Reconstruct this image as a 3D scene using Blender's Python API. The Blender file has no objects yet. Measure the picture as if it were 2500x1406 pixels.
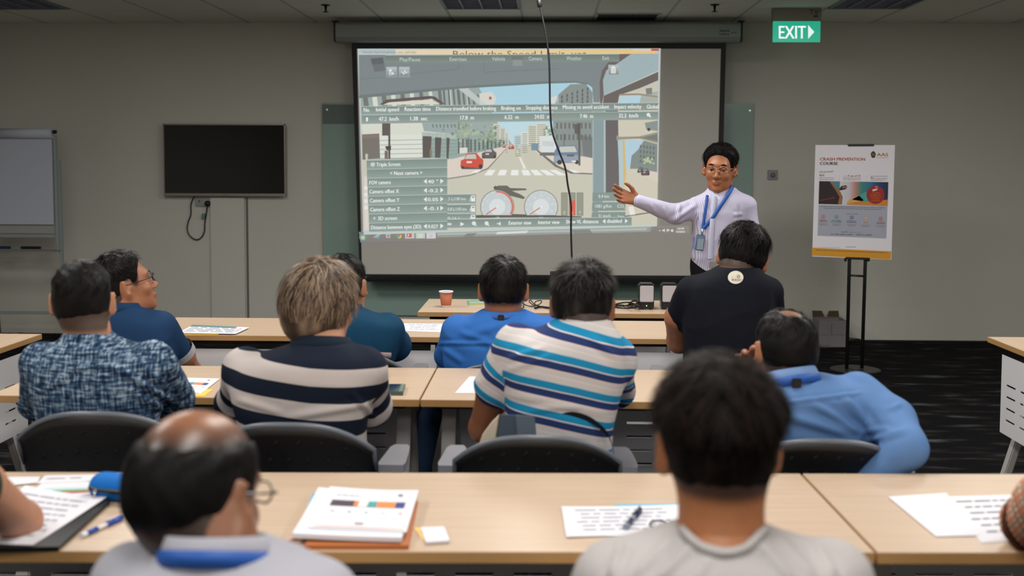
import bpy, bmesh, math, random
import numpy as np
from mathutils import Matrix, Vector
random.seed(7); rng = np.random.default_rng(7)
S = bpy.context.scene; C = S.collection
PI = math.pi
# ------------------------------------------------------------------ camera
F_PX, YAW, PITCH, ROLL, CAM_H, CY = 2739.1, .0303, .0636, .0035, 1.5427, 574.1
_F = np.array([-math.sin(YAW)*math.cos(PITCH), math.cos(YAW)*math.cos(PITCH), -math.sin(PITCH)])
_R0 = np.array([math.cos(YAW), math.sin(YAW), 0.]); _U0 = np.cross(_R0, _F)
_R = _R0*math.cos(ROLL)+_U0*math.sin(ROLL); _U = _U0*math.cos(ROLL)-_R0*math.sin(ROLL)
CAM = np.array([0, 0, CAM_H])
cd = bpy.data.cameras.new('camera'); cam = bpy.data.objects.new('camera', cd); C.objects.link(cam)
cd.sensor_width = 36; cd.lens = 36*F_PX/2500; cd.shift_y = -(703-CY)/2500; cd.clip_start = .05; cd.clip_end = 60
m = Matrix.Identity(4)
for i in range(3):
    m[i][0] = _R[i]; m[i][1] = _U[i]; m[i][2] = -_F[i]; m[i][3] = CAM[i]
cam.matrix_world = m
cd.dof.use_dof = True; cd.dof.focus_distance = 5.8; cd.dof.aperture_fstop = 2.8
S.camera = cam
S.view_settings.view_transform = 'Standard'; S.view_settings.look = 'None'
S.view_settings.exposure = 0.0; S.view_settings.gamma = 1; S.view_settings.use_curve_mapping = False
# ------------------------------------------------------------------ world + room lights
w = bpy.data.worlds.new('world'); S.world = w; w.use_nodes = True
w.node_tree.nodes['Background'].inputs[0].default_value = (.55, .62, .72, 1)
w.node_tree.nodes['Background'].inputs[1].default_value = .3
CEIL, WALL_Y = 2.768, 9.86
LIT = [(-2.308, 1.15), (.092, 1.15), (2.492, 1.15), (-2.308, 3.55), (.092, 3.55), (2.492, 3.55), (-2.308, 5.95), (.092, 5.95), (2.492, 5.95), (-2.308, -1.25), (.092, -1.25), (2.492, -1.25)]
def area(name, loc, sx, sy, power, col, spread=180, rot=(0, 0, 0)):
    l = bpy.data.lights.new(name, 'AREA'); l.shape = 'RECTANGLE'; l.size = sx; l.size_y = sy
    l.energy = power; l.color = col; l.spread = math.radians(spread)
    o = bpy.data.objects.new(name, l); C.objects.link(o); o.location = loc; o.rotation_euler = rot
    return o
for i, (x, y) in enumerate(LIT):
    area('ceiling_lamp', (x, y, CEIL-.02), .56, 1.16, (34 if y < 5 else 42), (1.0, .965, .91), 180)

# ------------------------------------------------------------------ basic helpers
def ray(px, py):
    return _F + _R*((px-1250)/F_PX) + _U*((CY-py)/F_PX)
def at(px, py, Y):
    d = ray(px, py); return CAM + d*(Y/d[1])
def on(px, py, z):
    d = ray(px, py); return CAM + d*((z-CAM_H)/d[2])
def proj(P):
    d = np.asarray(P)-CAM; z = d@_F
    return np.stack([1250+F_PX*(d@_R)/z, CY-F_PX*(d@_U)/z], -1)
def lin(r, g=None, b=None):
    if g is None: r, g, b = r
    f = lambda c: (c/255/12.92 if c <= 10 else ((c/255+.055)/1.055)**2.4)
    return (f(r), f(g), f(b), 1)

_mats = {}
def mat(name, col, rough=.6, metal=0, spec=.5, noise=0, nscale=20, bump=0, bscale=200, coat=0, emit=0, trans=0):
    if name in _mats: return _mats[name]
    M = bpy.data.materials.new(name); M.use_nodes = True; nt = M.node_tree; b = nt.nodes['Principled BSDF']
    c = lin(col) if len(col) == 3 else col
    b.inputs['Base Color'].default_value = c; b.inputs['Roughness'].default_value = rough
    b.inputs['Metallic'].default_value = metal; b.inputs['Specular IOR Level'].default_value = spec
    if coat: b.inputs['Coat Weight'].default_value = coat
    if trans: b.inputs['Transmission Weight'].default_value = trans
    if emit:
        b.inputs['Emission Color'].default_value = c; b.inputs['Emission Strength'].default_value = emit
    if noise or bump:
        tc = nt.nodes.new('ShaderNodeTexCoord')
    if noise:
        n = nt.nodes.new('ShaderNodeTexNoise'); n.inputs['Scale'].default_value = nscale; n.inputs['Detail'].default_value = 4
        nt.links.new(tc.outputs['Object'], n.inputs['Vector'])
        mp = nt.nodes.new('ShaderNodeMapRange'); mp.inputs[3].default_value = 1-noise; mp.inputs[4].default_value = 1+noise
        nt.links.new(n.outputs['Fac'], mp.inputs[0])
        hs = nt.nodes.new('ShaderNodeVectorMath'); hs.operation = 'SCALE'; hs.inputs[0].default_value = c[:3]
        nt.links.new(mp.outputs[0], hs.inputs['Scale']); nt.links.new(hs.outputs[0], b.inputs['Base Color'])
    if bump:
        n2 = nt.nodes.new('ShaderNodeTexNoise'); n2.inputs['Scale'].default_value = bscale
        nt.links.new(tc.outputs['Object'], n2.inputs['Vector'])
        bp = nt.nodes.new('ShaderNodeBump'); bp.inputs['Strength'].default_value = bump; bp.inputs['Distance'].default_value = .002
        nt.links.new(n2.outputs['Fac'], bp.inputs['Height']); nt.links.new(bp.outputs[0], b.inputs['Normal'])
    _mats[name] = M; return M
def paint_mat(name, emit=0, rough=.6):
    if name in _mats: return _mats[name]
    M = bpy.data.materials.new(name); M.use_nodes = True; nt = M.node_tree; b = nt.nodes['Principled BSDF']
    a = nt.nodes.new('ShaderNodeAttribute'); a.attribute_name = 'Col'
    nt.links.new(a.outputs['Color'], b.inputs['Base Color']); b.inputs['Roughness'].default_value = rough
    if emit:
        nt.links.new(a.outputs['Color'], b.inputs['Emission Color']); b.inputs['Emission Strength'].default_value = emit
        b.inputs['Base Color'].default_value = (.1, .1, .1, 1)
        for l in list(nt.links):
            if l.to_socket == b.inputs['Base Color']: nt.links.remove(l)
    _mats[name] = M; return M

def link(o, parent=None):
    C.objects.link(o)
    if parent is not None:
        o.parent = parent; o.matrix_parent_inverse = Matrix.Identity(4)
        if parent.matrix_basis != Matrix.Identity(4): o.matrix_parent_inverse = parent.matrix_basis.inverted()
    return o
def obj(name, me, m, parent=None, smooth=False):
    if isinstance(me, bmesh.types.BMesh):
        bm = me; me = bpy.data.meshes.new(name); bm.normal_update(); bm.to_mesh(me); bm.free()
    for q in (m if isinstance(m, (list, tuple)) else [m]): me.materials.append(q)
    if smooth: me.polygons.foreach_set('use_smooth', [True]*len(me.polygons))
    return link(bpy.data.objects.new(name, me), parent)
def thing(name, label, cat, loc=(0, 0, 0), group=None):
    o = bpy.data.objects.new(name, None); o.location = [float(v) for v in loc]; o.empty_display_size = .05; C.objects.link(o)
    return tag(o, label, cat, group)
def tag(o, label, cat, group=None):
    o['label'] = label; o['category'] = cat
    if group: o['group'] = group
    return o
def struct(o): o['kind'] = 'structure'; return o
def BM(): return bmesh.new()
def box(bm, c, s, R=None, bev=0, mi=0):
    """box centred at c with full size s"""
    M4 = Matrix.Translation([float(v) for v in c]) @ (R.to_4x4() if R else Matrix.Identity(4)) @ Matrix.Diagonal((float(s[0]), float(s[1]), float(s[2]), 1))
    g = bmesh.ops.create_cube(bm, size=1, matrix=M4)
    fs = {f for v in g['verts'] for f in v.link_faces}
    for f in fs: f.material_index = mi
    if bev:
        es = {e for v in g['verts'] for e in v.link_edges}
        bmesh.ops.bevel(bm, geom=list(es), offset=bev, segments=2, affect='EDGES')
    return bm
def tube(bm, pts, r, n=8, caps=True):
    pts = [np.array(p, float) for p in pts]; rs = r if isinstance(r, (list, tuple)) else [r]*len(pts)
    rings = []; up = np.array([0, 0, 1.]); prev = None
    for i, p in enumerate(pts):
        t = pts[min(i+1, len(pts)-1)]-pts[max(i-1, 0)]; t = t/(np.linalg.norm(t)+1e-9)
        if prev is None:
            a = np.cross(t, up)
            if np.linalg.norm(a) < .05: a = np.cross(t, [1, 0, 0])
        else: a = prev-t*(prev@t)
        a = a/np.linalg.norm(a); prev = a; b = np.cross(t, a)
        rings.append([bm.verts.new(p+rs[i]*(a*math.cos(k*2*PI/n)+b*math.sin(k*2*PI/n))) for k in range(n)])
    for A, B in zip(rings, rings[1:]):
        for k in range(n): bm.faces.new((A[k], A[(k+1) % n], B[(k+1) % n], B[k])).smooth = True
    if caps: bm.faces.new(rings[0][::-1]); bm.faces.new(rings[-1])
    return bm
def lathe(bm, c, prof, n=24, axis='z'):
    rings = []
    for r, h in prof:
        ring = []
        for k in range(n):
            a = 2*PI*k/n; x, y = r*math.cos(a), r*math.sin(a)
            p = (x, y, h) if axis == 'z' else ((x, h, y) if axis == 'y' else (h, x, y))
            ring.append(bm.verts.new((c[0]+p[0], c[1]+p[1], c[2]+p[2])))
        rings.append(ring)
    for A, B in zip(rings, rings[1:]):
        for k in range(n): bm.faces.new((A[k], A[(k+1) % n], B[(k+1) % n], B[k])).smooth = True
    bm.faces.new(rings[0][::-1]); bm.faces.new(rings[-1])
    bmesh.ops.recalc_face_normals(bm, faces=bm.faces)
    return bm
def slab(bm, top, th, mi=0):
    """prism from a list of 3D top points, extruded down by th"""
    a = [bm.verts.new([float(v) for v in p]) for p in top]; b = [bm.verts.new((float(p[0]), float(p[1]), float(p[2])-th)) for p in top]
    n = len(a); fs = [bm.faces.new(a), bm.faces.new(b[::-1])]
    for k in range(n): fs.append(bm.faces.new((a[k], b[k], b[(k+1) % n], a[(k+1) % n])))
    bmesh.ops.recalc_face_normals(bm, faces=fs)
    for f in fs: f.material_index = mi
    return bm
def smooth_pts(pts, n=8):
    P = [np.array(p, float) for p in pts]; P = [2*P[0]-P[1]]+P+[2*P[-1]-P[-2]]; out = []
    for i in range(1, len(P)-2):
        for k in range(n):
            t = k/n; a, b, c, d = P[i-1:i+3]
            out.append(.5*((2*b)+(c-a)*t+(2*a-5*b+4*c-d)*t*t+(3*b-a-3*c+d)*t**3))
    out.append(P[-2]); return out

# ------------------------------------------------------------------ flat print (screens, posters, lettering): coloured polygons
_glyph = {}
def text_mesh(s):
    if s in _glyph: return _glyph[s]
    cu = bpy.data.curves.new('t', 'FONT'); cu.body = s; cu.resolution_u = 2; cu.fill_mode = 'FRONT'
    o = bpy.data.objects.new('t', cu); C.objects.link(o)
    dg = bpy.context.evaluated_depsgraph_get(); me = o.evaluated_get(dg).to_mesh()
    V = [(v.co.x, v.co.y) for v in me.vertices]; Fc = [tuple(p.vertices) for p in me.polygons]
    o.evaluated_get(dg).to_mesh_clear(); bpy.data.objects.remove(o); bpy.data.curves.remove(cu)
    xs = [v[0] for v in V] or [0, 1]
    _glyph[s] = (V, Fc, min(xs), max(xs)); return _glyph[s]
class Draw:
    """2D drawing; mp(x, y, layer) gives the 3D point on the printed surface"""
    def __init__(s, mp): s.mp = mp; s.V = []; s.F = []; s.K = []
    def poly(s, pts, col, ly=0):
        n = len(s.V); s.V += [tuple(s.mp(x, y, ly)) for x, y in pts]
        s.F.append(tuple(range(n, n+len(pts)))); s.K.append(lin(col))
    def rect(s, x0, y0, x1, y1, col, ly=0, sk=0):
        s.poly([(x0, y0), (x1, y0+sk), (x1, y1+sk), (x0, y1)], col, ly)
    def grad(s, x0, y0, x1, y1, c0, c1, ly=0, n=6, sk=0, vert=True):
        for i in range(n):
            t = i/(n-1); c = [c0[j]*(1-t)+c1[j]*t for j in range(3)]
            if vert: s.rect(x0, y0+(y1-y0)*i/n, x1, y0+(y1-y0)*(i+1)/n, c, ly, sk)
            else: s.rect(x0+(x1-x0)*i/n, y0, x0+(x1-x0)*(i+1)/n, y1, c, ly, sk)
    def disc(s, x, y, r, col, ly=0, n=20, a0=0, a1=360, ry=None):
        s.poly([(x+r*math.cos(math.radians(a0+(a1-a0)*k/n)), y-(ry or r)*math.sin(math.radians(a0+(a1-a0)*k/n))) for k in range(n+(a1-a0 < 360))], col, ly)
    def line(s, x0, y0, x1, y1, wd, col, ly=0):
        dx, dy = x1-x0, y1-y0; L = math.hypot(dx, dy)+1e-9; a, b = -dy/L*wd/2, dx/L*wd/2
        s.poly([(x0+a, y0+b), (x1+a, y1+b), (x1-a, y1-b), (x0-a, y0-b)], col, ly)
    def arc(s, x, y, r, wd, a0, a1, col, ly=0, n=14):
        for k in range(n):
            p = [math.radians(a0+(a1-a0)*(k+j)/n) for j in (0, 1)]
            s.poly([(x+q*math.cos(a), y-q*math.sin(a)) for q, a in ((r-wd/2, p[0]), (r+wd/2, p[0]), (r+wd/2, p[1]), (r-wd/2, p[1]))], col, ly)
    def dashes(s, x, y, wd, h, col, ly=0, slope=0):
        """print too small to read: a row of short strokes the length of words"""
        r = random.Random(int(x*7+y*13)); X = x
        while X < x+wd:
            L = min(r.uniform(.9, 3.2)*h*1.6, x+wd-X); yy = y+slope*(X-x)
            s.poly([(X, yy-h/2), (X+L, yy-h/2), (X+L, yy+h*.3), (X, yy+h*.3)], col, ly); X += L+h*.7
    def text(s, t, x, y, size, col, ly=5, width=None, align='l', slope=0, cond=.8, bold=0):
        """x, y = left end of the baseline; size = cap height in units of the drawing"""
        V, Fc, a, b = text_mesh(t); k = size/.69; kx = k*cond
        if width: kx = width/(b-a)
        off = -a*kx if align == 'l' else (-(a+b)/2*kx if align == 'c' else -b*kx)
        for bo in ([0] if not bold else [-bold/2, bold/2]):
            n = len(s.V)
            for vx, vy in V:
                X = off+vx*kx+bo; s.V.append(tuple(s.mp(x+X, y-vy*k+slope*X, ly)))
            for f in Fc: s.F.append(tuple(i+n for i in f)); s.K.append(lin(col))
    def build(s, name, parent, m):
        me = bpy.data.meshes.new(name); me.from_pydata(s.V, [], s.F)
        at_ = me.color_attributes.new('Col', 'FLOAT_COLOR', 'CORNER')
        cols = []
        for f, c in zip(me.polygons, s.K): cols += list(c)*f.loop_total
        at_.data.foreach_set('color', cols); me.update()
        return obj(name, me, m, parent)
def wall_map(Y, step=.0004): return lambda x, y, ly=0: at(x, y, Y-ly*step)
def plane_map(z, step=.0004): return lambda x, y, ly=0: on(x, y, z+ly*step)
def quad_map(c, nrm, step=.0004):
    """c: TL, TR, BR, BL 3D corners; unit square u right, v down"""
    c = [np.array(q, float) for q in c]; nrm = np.array(nrm, float)
    return lambda u, v, ly=0: (c[0]*(1-u)*(1-v)+c[1]*u*(1-v)+c[2]*u*v+c[3]*(1-u)*v)+nrm*ly*step
PAINT = paint_mat('printed_ink'); GLOW = paint_mat('projected_light', emit=.85)
# ------------------------------------------------------------------ materials
beech = bpy.data.materials.new('beech_laminate'); beech.use_nodes = True
nt = beech.node_tree; b = nt.nodes['Principled BSDF']; tc = nt.nodes.new('ShaderNodeTexCoord'); mp = nt.nodes.new('ShaderNodeMapping')
mp.inputs['Scale'].default_value = (1.2, 38, 8); nz_ = nt.nodes.new('ShaderNodeTexNoise'); nz_.inputs['Scale'].default_value = 2.2; nz_.inputs['Detail'].default_value = 6
rp = nt.nodes.new('ShaderNodeValToRGB'); rp.color_ramp.elements[0].position = .3; rp.color_ramp.elements[1].position = .72
rp.color_ramp.elements[0].color = lin(182, 158, 134); rp.color_ramp.elements[1].color = lin(194, 172, 150)
nt.links.new(tc.outputs['Object'], mp.inputs[0]); nt.links.new(mp.outputs[0], nz_.inputs['Vector']); nt.links.new(nz_.outputs['Fac'], rp.inputs[0])
nt.links.new(rp.outputs[0], b.inputs['Base Color']); b.inputs['Roughness'].default_value = .38
edge_m = mat('beech_edge_band', (178, 138, 88), .5, noise=.06, nscale=12)
white_m = mat('white_coated_steel', (226, 226, 230), .45); leg_m = mat('grey_coated_steel', (176, 172, 170), .45)
black_m = mat('black_plastic', (14, 14, 17), .45); dark_m = mat('dark_steel', (24, 24, 27), .4)
wall_m = mat('painted_wall', (200, 199, 191), .9, spec=.2, noise=.03, nscale=2, bump=.3, bscale=420)
ceil_m = mat('mineral_ceiling_tile', (226, 226, 216), .95, spec=.1, noise=.04, nscale=60, bump=.5, bscale=160)
tee_m = mat('ceiling_tee', (176, 184, 176), .6)
# carpet: dark bars of grey and brown yarn
carpet = bpy.data.materials.new('dark_streaked_carpet'); carpet.use_nodes = True; nt = carpet.node_tree; b = nt.nodes['Principled BSDF']
tc = nt.nodes.new('ShaderNodeTexCoord'); mp = nt.nodes.new('ShaderNodeMapping'); mp.inputs['Scale'].default_value = (1.9, 6.5, 1)
n1 = nt.nodes.new('ShaderNodeTexNoise'); n1.inputs['Scale'].default_value = 1.6; n1.inputs['Detail'].default_value = 3
r1 = nt.nodes.new('ShaderNodeValToRGB'); r1.color_ramp.elements[0].position = .5; r1.color_ramp.elements[0].color = lin(17, 17, 20)
r1.color_ramp.elements[1].position = .75; r1.color_ramp.elements[1].color = lin(84, 90, 98)
e = r1.color_ramp.elements.new(.6); e.color = lin(38, 35, 35)
n2 = nt.nodes.new('ShaderNodeTexNoise'); n2.inputs['Scale'].default_value = 350; bp = nt.nodes.new('ShaderNodeBump'); bp.inputs['Strength'].default_value = .8; bp.inputs['Distance'].default_value = .004
mu = nt.nodes.new('ShaderNodeMix'); mu.data_type = 'RGBA'; mu.blend_type = 'MULTIPLY'; mu.inputs[0].default_value = .6
nt.links.new(tc.outputs['Object'], mp.inputs[0]); nt.links.new(mp.outputs[0], n1.inputs['Vector']); nt.links.new(n1.outputs['Fac'], r1.inputs[0])
nt.links.new(tc.outputs['Object'], n2.inputs['Vector']); nt.links.new(n2.outputs['Fac'], bp.inputs['Height']); nt.links.new(bp.outputs[0], b.inputs['Normal'])
nt.links.new(r1.outputs[0], mu.inputs[6]); nt.links.new(n2.outputs['Color'], mu.inputs[7]); nt.links.new(mu.outputs[2], b.inputs['Base Color'])
b.inputs['Roughness'].default_value = 1; b.inputs['Specular IOR Level'].default_value = .1

# ------------------------------------------------------------------ room shell
XL, XR, YB = -5.4, 4.9, -2.6
def slab_box(name, lo, hi, m, parent=None):
    bm = BM(); box(bm, [(a+b)/2 for a, b in zip(lo, hi)], [b-a for a, b in zip(lo, hi)]); return obj(name, bm, m, parent)
struct(slab_box('floor', (XL-.1, YB-.1, -.1), (XR+.1, WALL_Y+.15, 0), carpet))
wf = struct(slab_box('wall_front', (XL-.1, WALL_Y, 0), (XR+.1, WALL_Y+.1, 3.0), wall_m))
struct(slab_box('wall_left', (XL-.1, YB, 0), (XL, WALL_Y, 3.0), wall_m))
struct(slab_box('wall_right', (XR, YB, 0), (XR+.1, WALL_Y, 3.0), wall_m))
struct(slab_box('wall_back', (XL-.1, YB-.1, 0), (XR+.1, YB, 3.0), wall_m))
# partition joint and projecting panel of the front wall
p = at(519, 600, WALL_Y); q = at(607, 600, WALL_Y); zt = at(560, 488, WALL_Y)[2]
x0, x1 = at(517, 600, WALL_Y)[0], at(599, 600, WALL_Y)[0]
struct(slab_box('trim_1', (x0, WALL_Y-.025, 0), (x1, WALL_Y, zt+.02), mat('painted_trunking', (202, 201, 194), .8), None))
xg = at(604, 600, WALL_Y)[0]
gv = struct(slab_box('trim_2', (xg-.008, WALL_Y-.006, 0), (xg+.010, WALL_Y, zt+.02), mat('shadow_gap', (105, 104, 100), .8)))
struct(slab_box('baseboard_front', (XL, WALL_Y-.012, 0), (XR, WALL_Y, .012), mat('black_skirting', (20, 20, 22), .6)))
# ceiling: slab, tiles, tees
ceil = struct(slab_box('ceiling', (XL-.1, YB-.1, CEIL+.02), (XR+.1, WALL_Y+.1, CEIL+.12), ceil_m))
GX0 = -.2079
cols = [GX0+.6*k for k in range(-9, 10)]
cols = [c for c in cols if XL < c < XR-.1]
rowsY = [WALL_Y, 8.95, 7.75, 6.55, 5.35, 4.15, 2.95, 1.75, .55, -.65, -1.85, YB]
fix_cells = {(-4.408, 8.95), (-.8079, 8.95), (2.192, 8.95)}
tmesh = {}
edgesX = [XL]+cols+[XR]
for j in range(len(rowsY)-1):
    ya, yb = rowsY[j+1], rowsY[j]
    for i in range(len(edgesX)-1):
        xa, xb = edgesX[i], edgesX[i+1]
        if any(abs(xa-c[0]) < .01 and abs(yb-c[1]) < .01 for c in fix_cells): continue
        key = (round(xb-xa, 3), round(yb-ya, 3))
        if key not in tmesh:
            bm = BM(); box(bm, (0, 0, .009), (xb-xa-.014, yb-ya-.008, .018), bev=.0025)
            me = bpy.data.meshes.new('ceiling_tile'); bm.to_mesh(me); bm.free(); me.materials.append(ceil_m); tmesh[key] = me
        o = bpy.data.objects.new('ceiling_tile', tmesh[key]); o.location = ((xa+xb)/2, (ya+yb)/2, CEIL); link(o, ceil)
bm = BM()
for c in cols: box(bm, (c, (WALL_Y+YB)/2, CEIL+.006), (.020, WALL_Y-YB, .016))
for y in rowsY[1:-1]: box(bm, ((XL+XR)/2, y, CEIL+.009), (XR-XL, .012, .012))
obj('ceiling_grid', bm, tee_m, ceil)
# louvred luminaires near the screen, switched off
def luminaire(xa, yb, label, lit=False, ya=None):
    ya = yb-1.2 if ya is None else ya
    t = thing('ceiling_light', label, 'light', ((xa+.3), (ya+yb)/2, CEIL+.02), 'recessed louvred ceiling lights')
    bm = BM()
    for sx in (-1, 1): box(bm, (xa+.3+sx*.288, (ya+yb)/2, CEIL-.001), (.022, yb-ya-.01, .018))
    for yy in (ya+.012, yb-.012): box(bm, (xa+.3, yy, CEIL-.001), (.59, .022, .018))
    obj('frame', bm, mat('luminaire_frame', (120, 132, 142), .4), t)
    bm = BM(); box(bm, (xa+.3, (ya+yb)/2, CEIL+.016), (.56, yb-ya-.05, .004)); obj('reflector', bm, mat('luminaire_reflector', (120, 122, 140), .35, .3), t)
    bm = BM()
    for k in range(1, 4): box(bm, (xa+.6*k/4, (ya+yb)/2, CEIL+.002), (.012, yb-ya-.06, .022))
    for k in range(1, 12): box(bm, (xa+.3, ya+(yb-ya)*k/12, CEIL+.004), (.55, .006, .016))
    o = obj('louvre', bm, mat('louvre_metal', (140, 142, 160), .3, .5), t); o['kind'] = 'stuff'
luminaire(-4.408, 8.95, 'unlit louvred ceiling light at the left end of the ceiling above the flip chart')
luminaire(-.8079, 8.95, 'unlit louvred ceiling light above the middle of the projection screen')
luminaire(2.192, 8.95, 'unlit louvred ceiling light at the right, just beyond the EXIT sign')
for x, y in LIT:
    t = thing('ceiling_light', 'lit ceiling panel above the audience', 'light', (x, y, CEIL), 'lit ceiling panels above the audience')
    bm = BM()
    for s_ in (-1, 1):
        box(bm, (x+s_*.295, y, CEIL-.006), (.012, 1.2, .012)); box(bm, (x, y+s_*.594, CEIL-.006), (.58, .012, .012))
    obj('frame', bm, white_m, t)
# air diffuser in the first ceiling row
t = thing('air_vent', 'dark slotted air diffuser in the ceiling above the screen case', 'vent', (at(1535, 42, 9.5)[0], 9.5, CEIL))
va, vb = on(1458, 33, CEIL-.004), on(1612, 33, CEIL-.004); yb = on(1612, 50, CEIL-.004)[1]
bm = BM(); xm = (va[0]+vb[0])/2; wv = vb[0]-va[0]
for s_ in (-1, 1): box(bm, (xm+s_*wv/2, (va[1]+yb)/2, CEIL-.004), (.02, abs(yb-va[1])+.02, .01))
for yy in (va[1], yb): box(bm, (xm, yy, CEIL-.004), (wv, .02, .01))
obj('frame', bm, tee_m, t)
bm = BM(); box(bm, (xm, (va[1]+yb)/2, CEIL-.0015), (wv-.02, abs(yb-va[1]), .002)); obj('backing', bm, mat('vent_dark', (34, 36, 38), .7), t)
bm = BM()
for k in range(26): box(bm, (xm-wv/2+.02+(wv-.04)*k/25, (va[1]+yb)/2, CEIL-.005), (.005, abs(yb-va[1])-.02, .006))
o = obj('slat', bm, mat('vent_slat', (88, 92, 90), .6), t); o['kind'] = 'stuff'
# sprinklers
for px, lb in ((795, 'black ceiling sprinkler left of the screen case'), (1745, 'black ceiling sprinkler left of the EXIT sign')):
    c = at(px, 8, 8.75); x, y = c[0], 8.75
    t = thing('sprinkler', lb, 'sprinkler', (x, y, CEIL), 'ceiling sprinklers')
    bm = BM(); lathe(bm, (x, y, CEIL), [(.035, 0), (.035, -.006), (.014, -.010)]); obj('escutcheon', bm, dark_m, t)
    bm = BM(); lathe(bm, (x, y, CEIL), [(.011, -.008), (.008, -.045), (.010, -.052)]); obj('body', bm, dark_m, t)
    bm = BM(); lathe(bm, (x, y, CEIL), [(.024, -.054), (.024, -.057)]); obj('deflector', bm, dark_m, t)

# ------------------------------------------------------------------ front wall furniture
# glass writing board
YG = WALL_Y-.03
a, b_ = at(787, 251, YG), at(1840, 250, YG)
gm = mat('green_glass_board', (148, 174, 166), .12, spec=.6)
t = thing('glass_board', 'long grey-green glass writing board mounted on the wall behind the projection screen', 'whiteboard', ((a[0]+b_[0])/2, YG, .2))
bm = BM(); box(bm, ((a[0]+b_[0])/2, YG, (a[2]+.2)/2), (b_[0]-a[0], .012, a[2]-.2), bev=.002); obj('glass_panel', bm, gm, t)
for px in (800, 1828):
    for z in (.28, a[2]-.06): bm = BM(); lathe(bm, (at(px, 400, YG)[0], YG-.004, z), [(.012, .02), (.012, -.006), (.009, -.009)], 12, 'y'); obj('standoff', bm, mat('chrome', (190, 195, 195), .2, 1), t)
bm = BM(); box(bm, (at(826, 260, YG)[0], YG-.0065, a[2]-.10), (.28, .0015, .17)); obj('frosted_band', bm, mat('frosted_glass', (92, 108, 106), .5), t)

# television
YT = WALL_Y-.07
c0, c1 = at(398, 302, YT), at(698, 479, YT); xm, zm = (c0[0]+c1[0])/2, (c0[2]+c1[2])/2; W_, H_ = c1[0]-c0[0], c0[2]-c1[2]
t = thing('television', 'flat black television with a thin champagne frame on the left wall', 'television', (xm, YT, zm))
bm = BM(); box(bm, (xm, YT+.03, zm), (W_-.03, .05, H_-.03), bev=.008); obj('housing', bm, black_m, t)
bm = BM(); fr = .010
for s_ in (-1, 1): box(bm, (xm+s_*(W_/2-fr/2), YT, zm), (fr, .02, H_))
box(bm, (xm, YT, zm+H_/2-fr/2), (W_, .02, fr)); box(bm, (xm, YT, zm-H_/2+.011), (W_, .022, .022))
obj('frame', bm, mat('champagne_metal', (150, 138, 128), .35, .6), t)
bm = BM(); box(bm, (xm, YT+.003, zm+.004), (W_-.016, .01, H_-.03)); obj('screen', bm, mat('tv_glass', (5, 5, 7), .13, spec=.5), t)
d = Draw(wall_map(YT-.0112, .0002)); d.text('LG', (398+698)/2, 478, 4, (60, 55, 52), 1, align='c'); d.build('badge', t, PAINT)
bm = BM(); box(bm, (xm-.03, YT+.04, zm-.02), (.42, .055, .3)); obj('wall_bracket', bm, dark_m, t)
# power socket, plug and cable
YW = WALL_Y
s0, s1 = at(478, 484, YW), at(516, 504, YW)
t = thing('wall_socket', 'white double power socket half hidden under the television', 'socket', ((s0[0]+s1[0])/2, YW-.01, (s0[2]+s1[2])/2))
bm = BM(); box(bm, ((s0[0]+s1[0])/2, YW-.009, (s0[2]+s1[2])/2+.006), (s1[0]-s0[0], .016, s0[2]-s1[2]+.012), bev=.003); obj('plate', bm, mat('ivory_plastic', (150, 150, 146), .4), t)
bm = BM(); box(bm, (at(488, 491, YW)[0], YW-.019, at(488, 491, YW)[2]), (.012, .006, .02), bev=.001); obj('switch', bm, mat('switch_grey', (90, 90, 92), .4), t)
pc = at(506, 497, YW-.04)
t = thing('power_cable', 'thin black power cable looping from the television down to its plug in the wall socket', 'cable', (pc[0], pc[1], pc[2]))
bm = BM(); lathe(bm, (pc[0], YW-.018, pc[2]), [(.026, 0), (.026, -.02), (.018, -.034), (.006, -.036)], 16, 'y'); obj('plug', bm, black_m, t)
pts = [(506, 503, .045), (503, 524, .03), (500, 545, .02), (499, 565, .02), (491, 580, .02), (479, 585, .02), (464, 576, .02), (457, 559, .02), (460, 540, .02), (466, 523, .02), (466, 500, .03), (472, 483, .035), (478, 474, .04)]
bm = BM(); tube(bm, smooth_pts([at(x, y, YW-dy) for x, y, dy in pts], 5), .0055, 8); obj('cord', bm, black_m, t)
bm = BM(); c = at(500, 530, YW-.032); box(bm, (c[0]-.012, c[1], c[2]+.01), (.03, .004, .045), Matrix.Rotation(.2, 3, 'Y')); obj('paper_tag', bm, mat('green_label', (98, 128, 110), .6), t)
# light switch plate at right
c = at(1886, 427, YW)
t = thing('dimmer_switch', 'small grey square rotary dimmer on the wall right of the presenter', 'switch', (c[0], YW-.01, c[2]))
bm = BM(); box(bm, (c[0], YW-.006, c[2]), (.088, .012, .088), bev=.004); obj('plate', bm, mat('dimmer_plate', (140, 140, 144), .35), t)
bm = BM(); lathe(bm, (c[0], YW-.012, c[2]-.002), [(.022, 0), (.022, -.006), (.020, -.010), (.009, -.010), (.008, -.013)], 20, 'y'); obj('knob', bm, mat('dimmer_knob', (112, 114, 118), .3), t)

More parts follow.
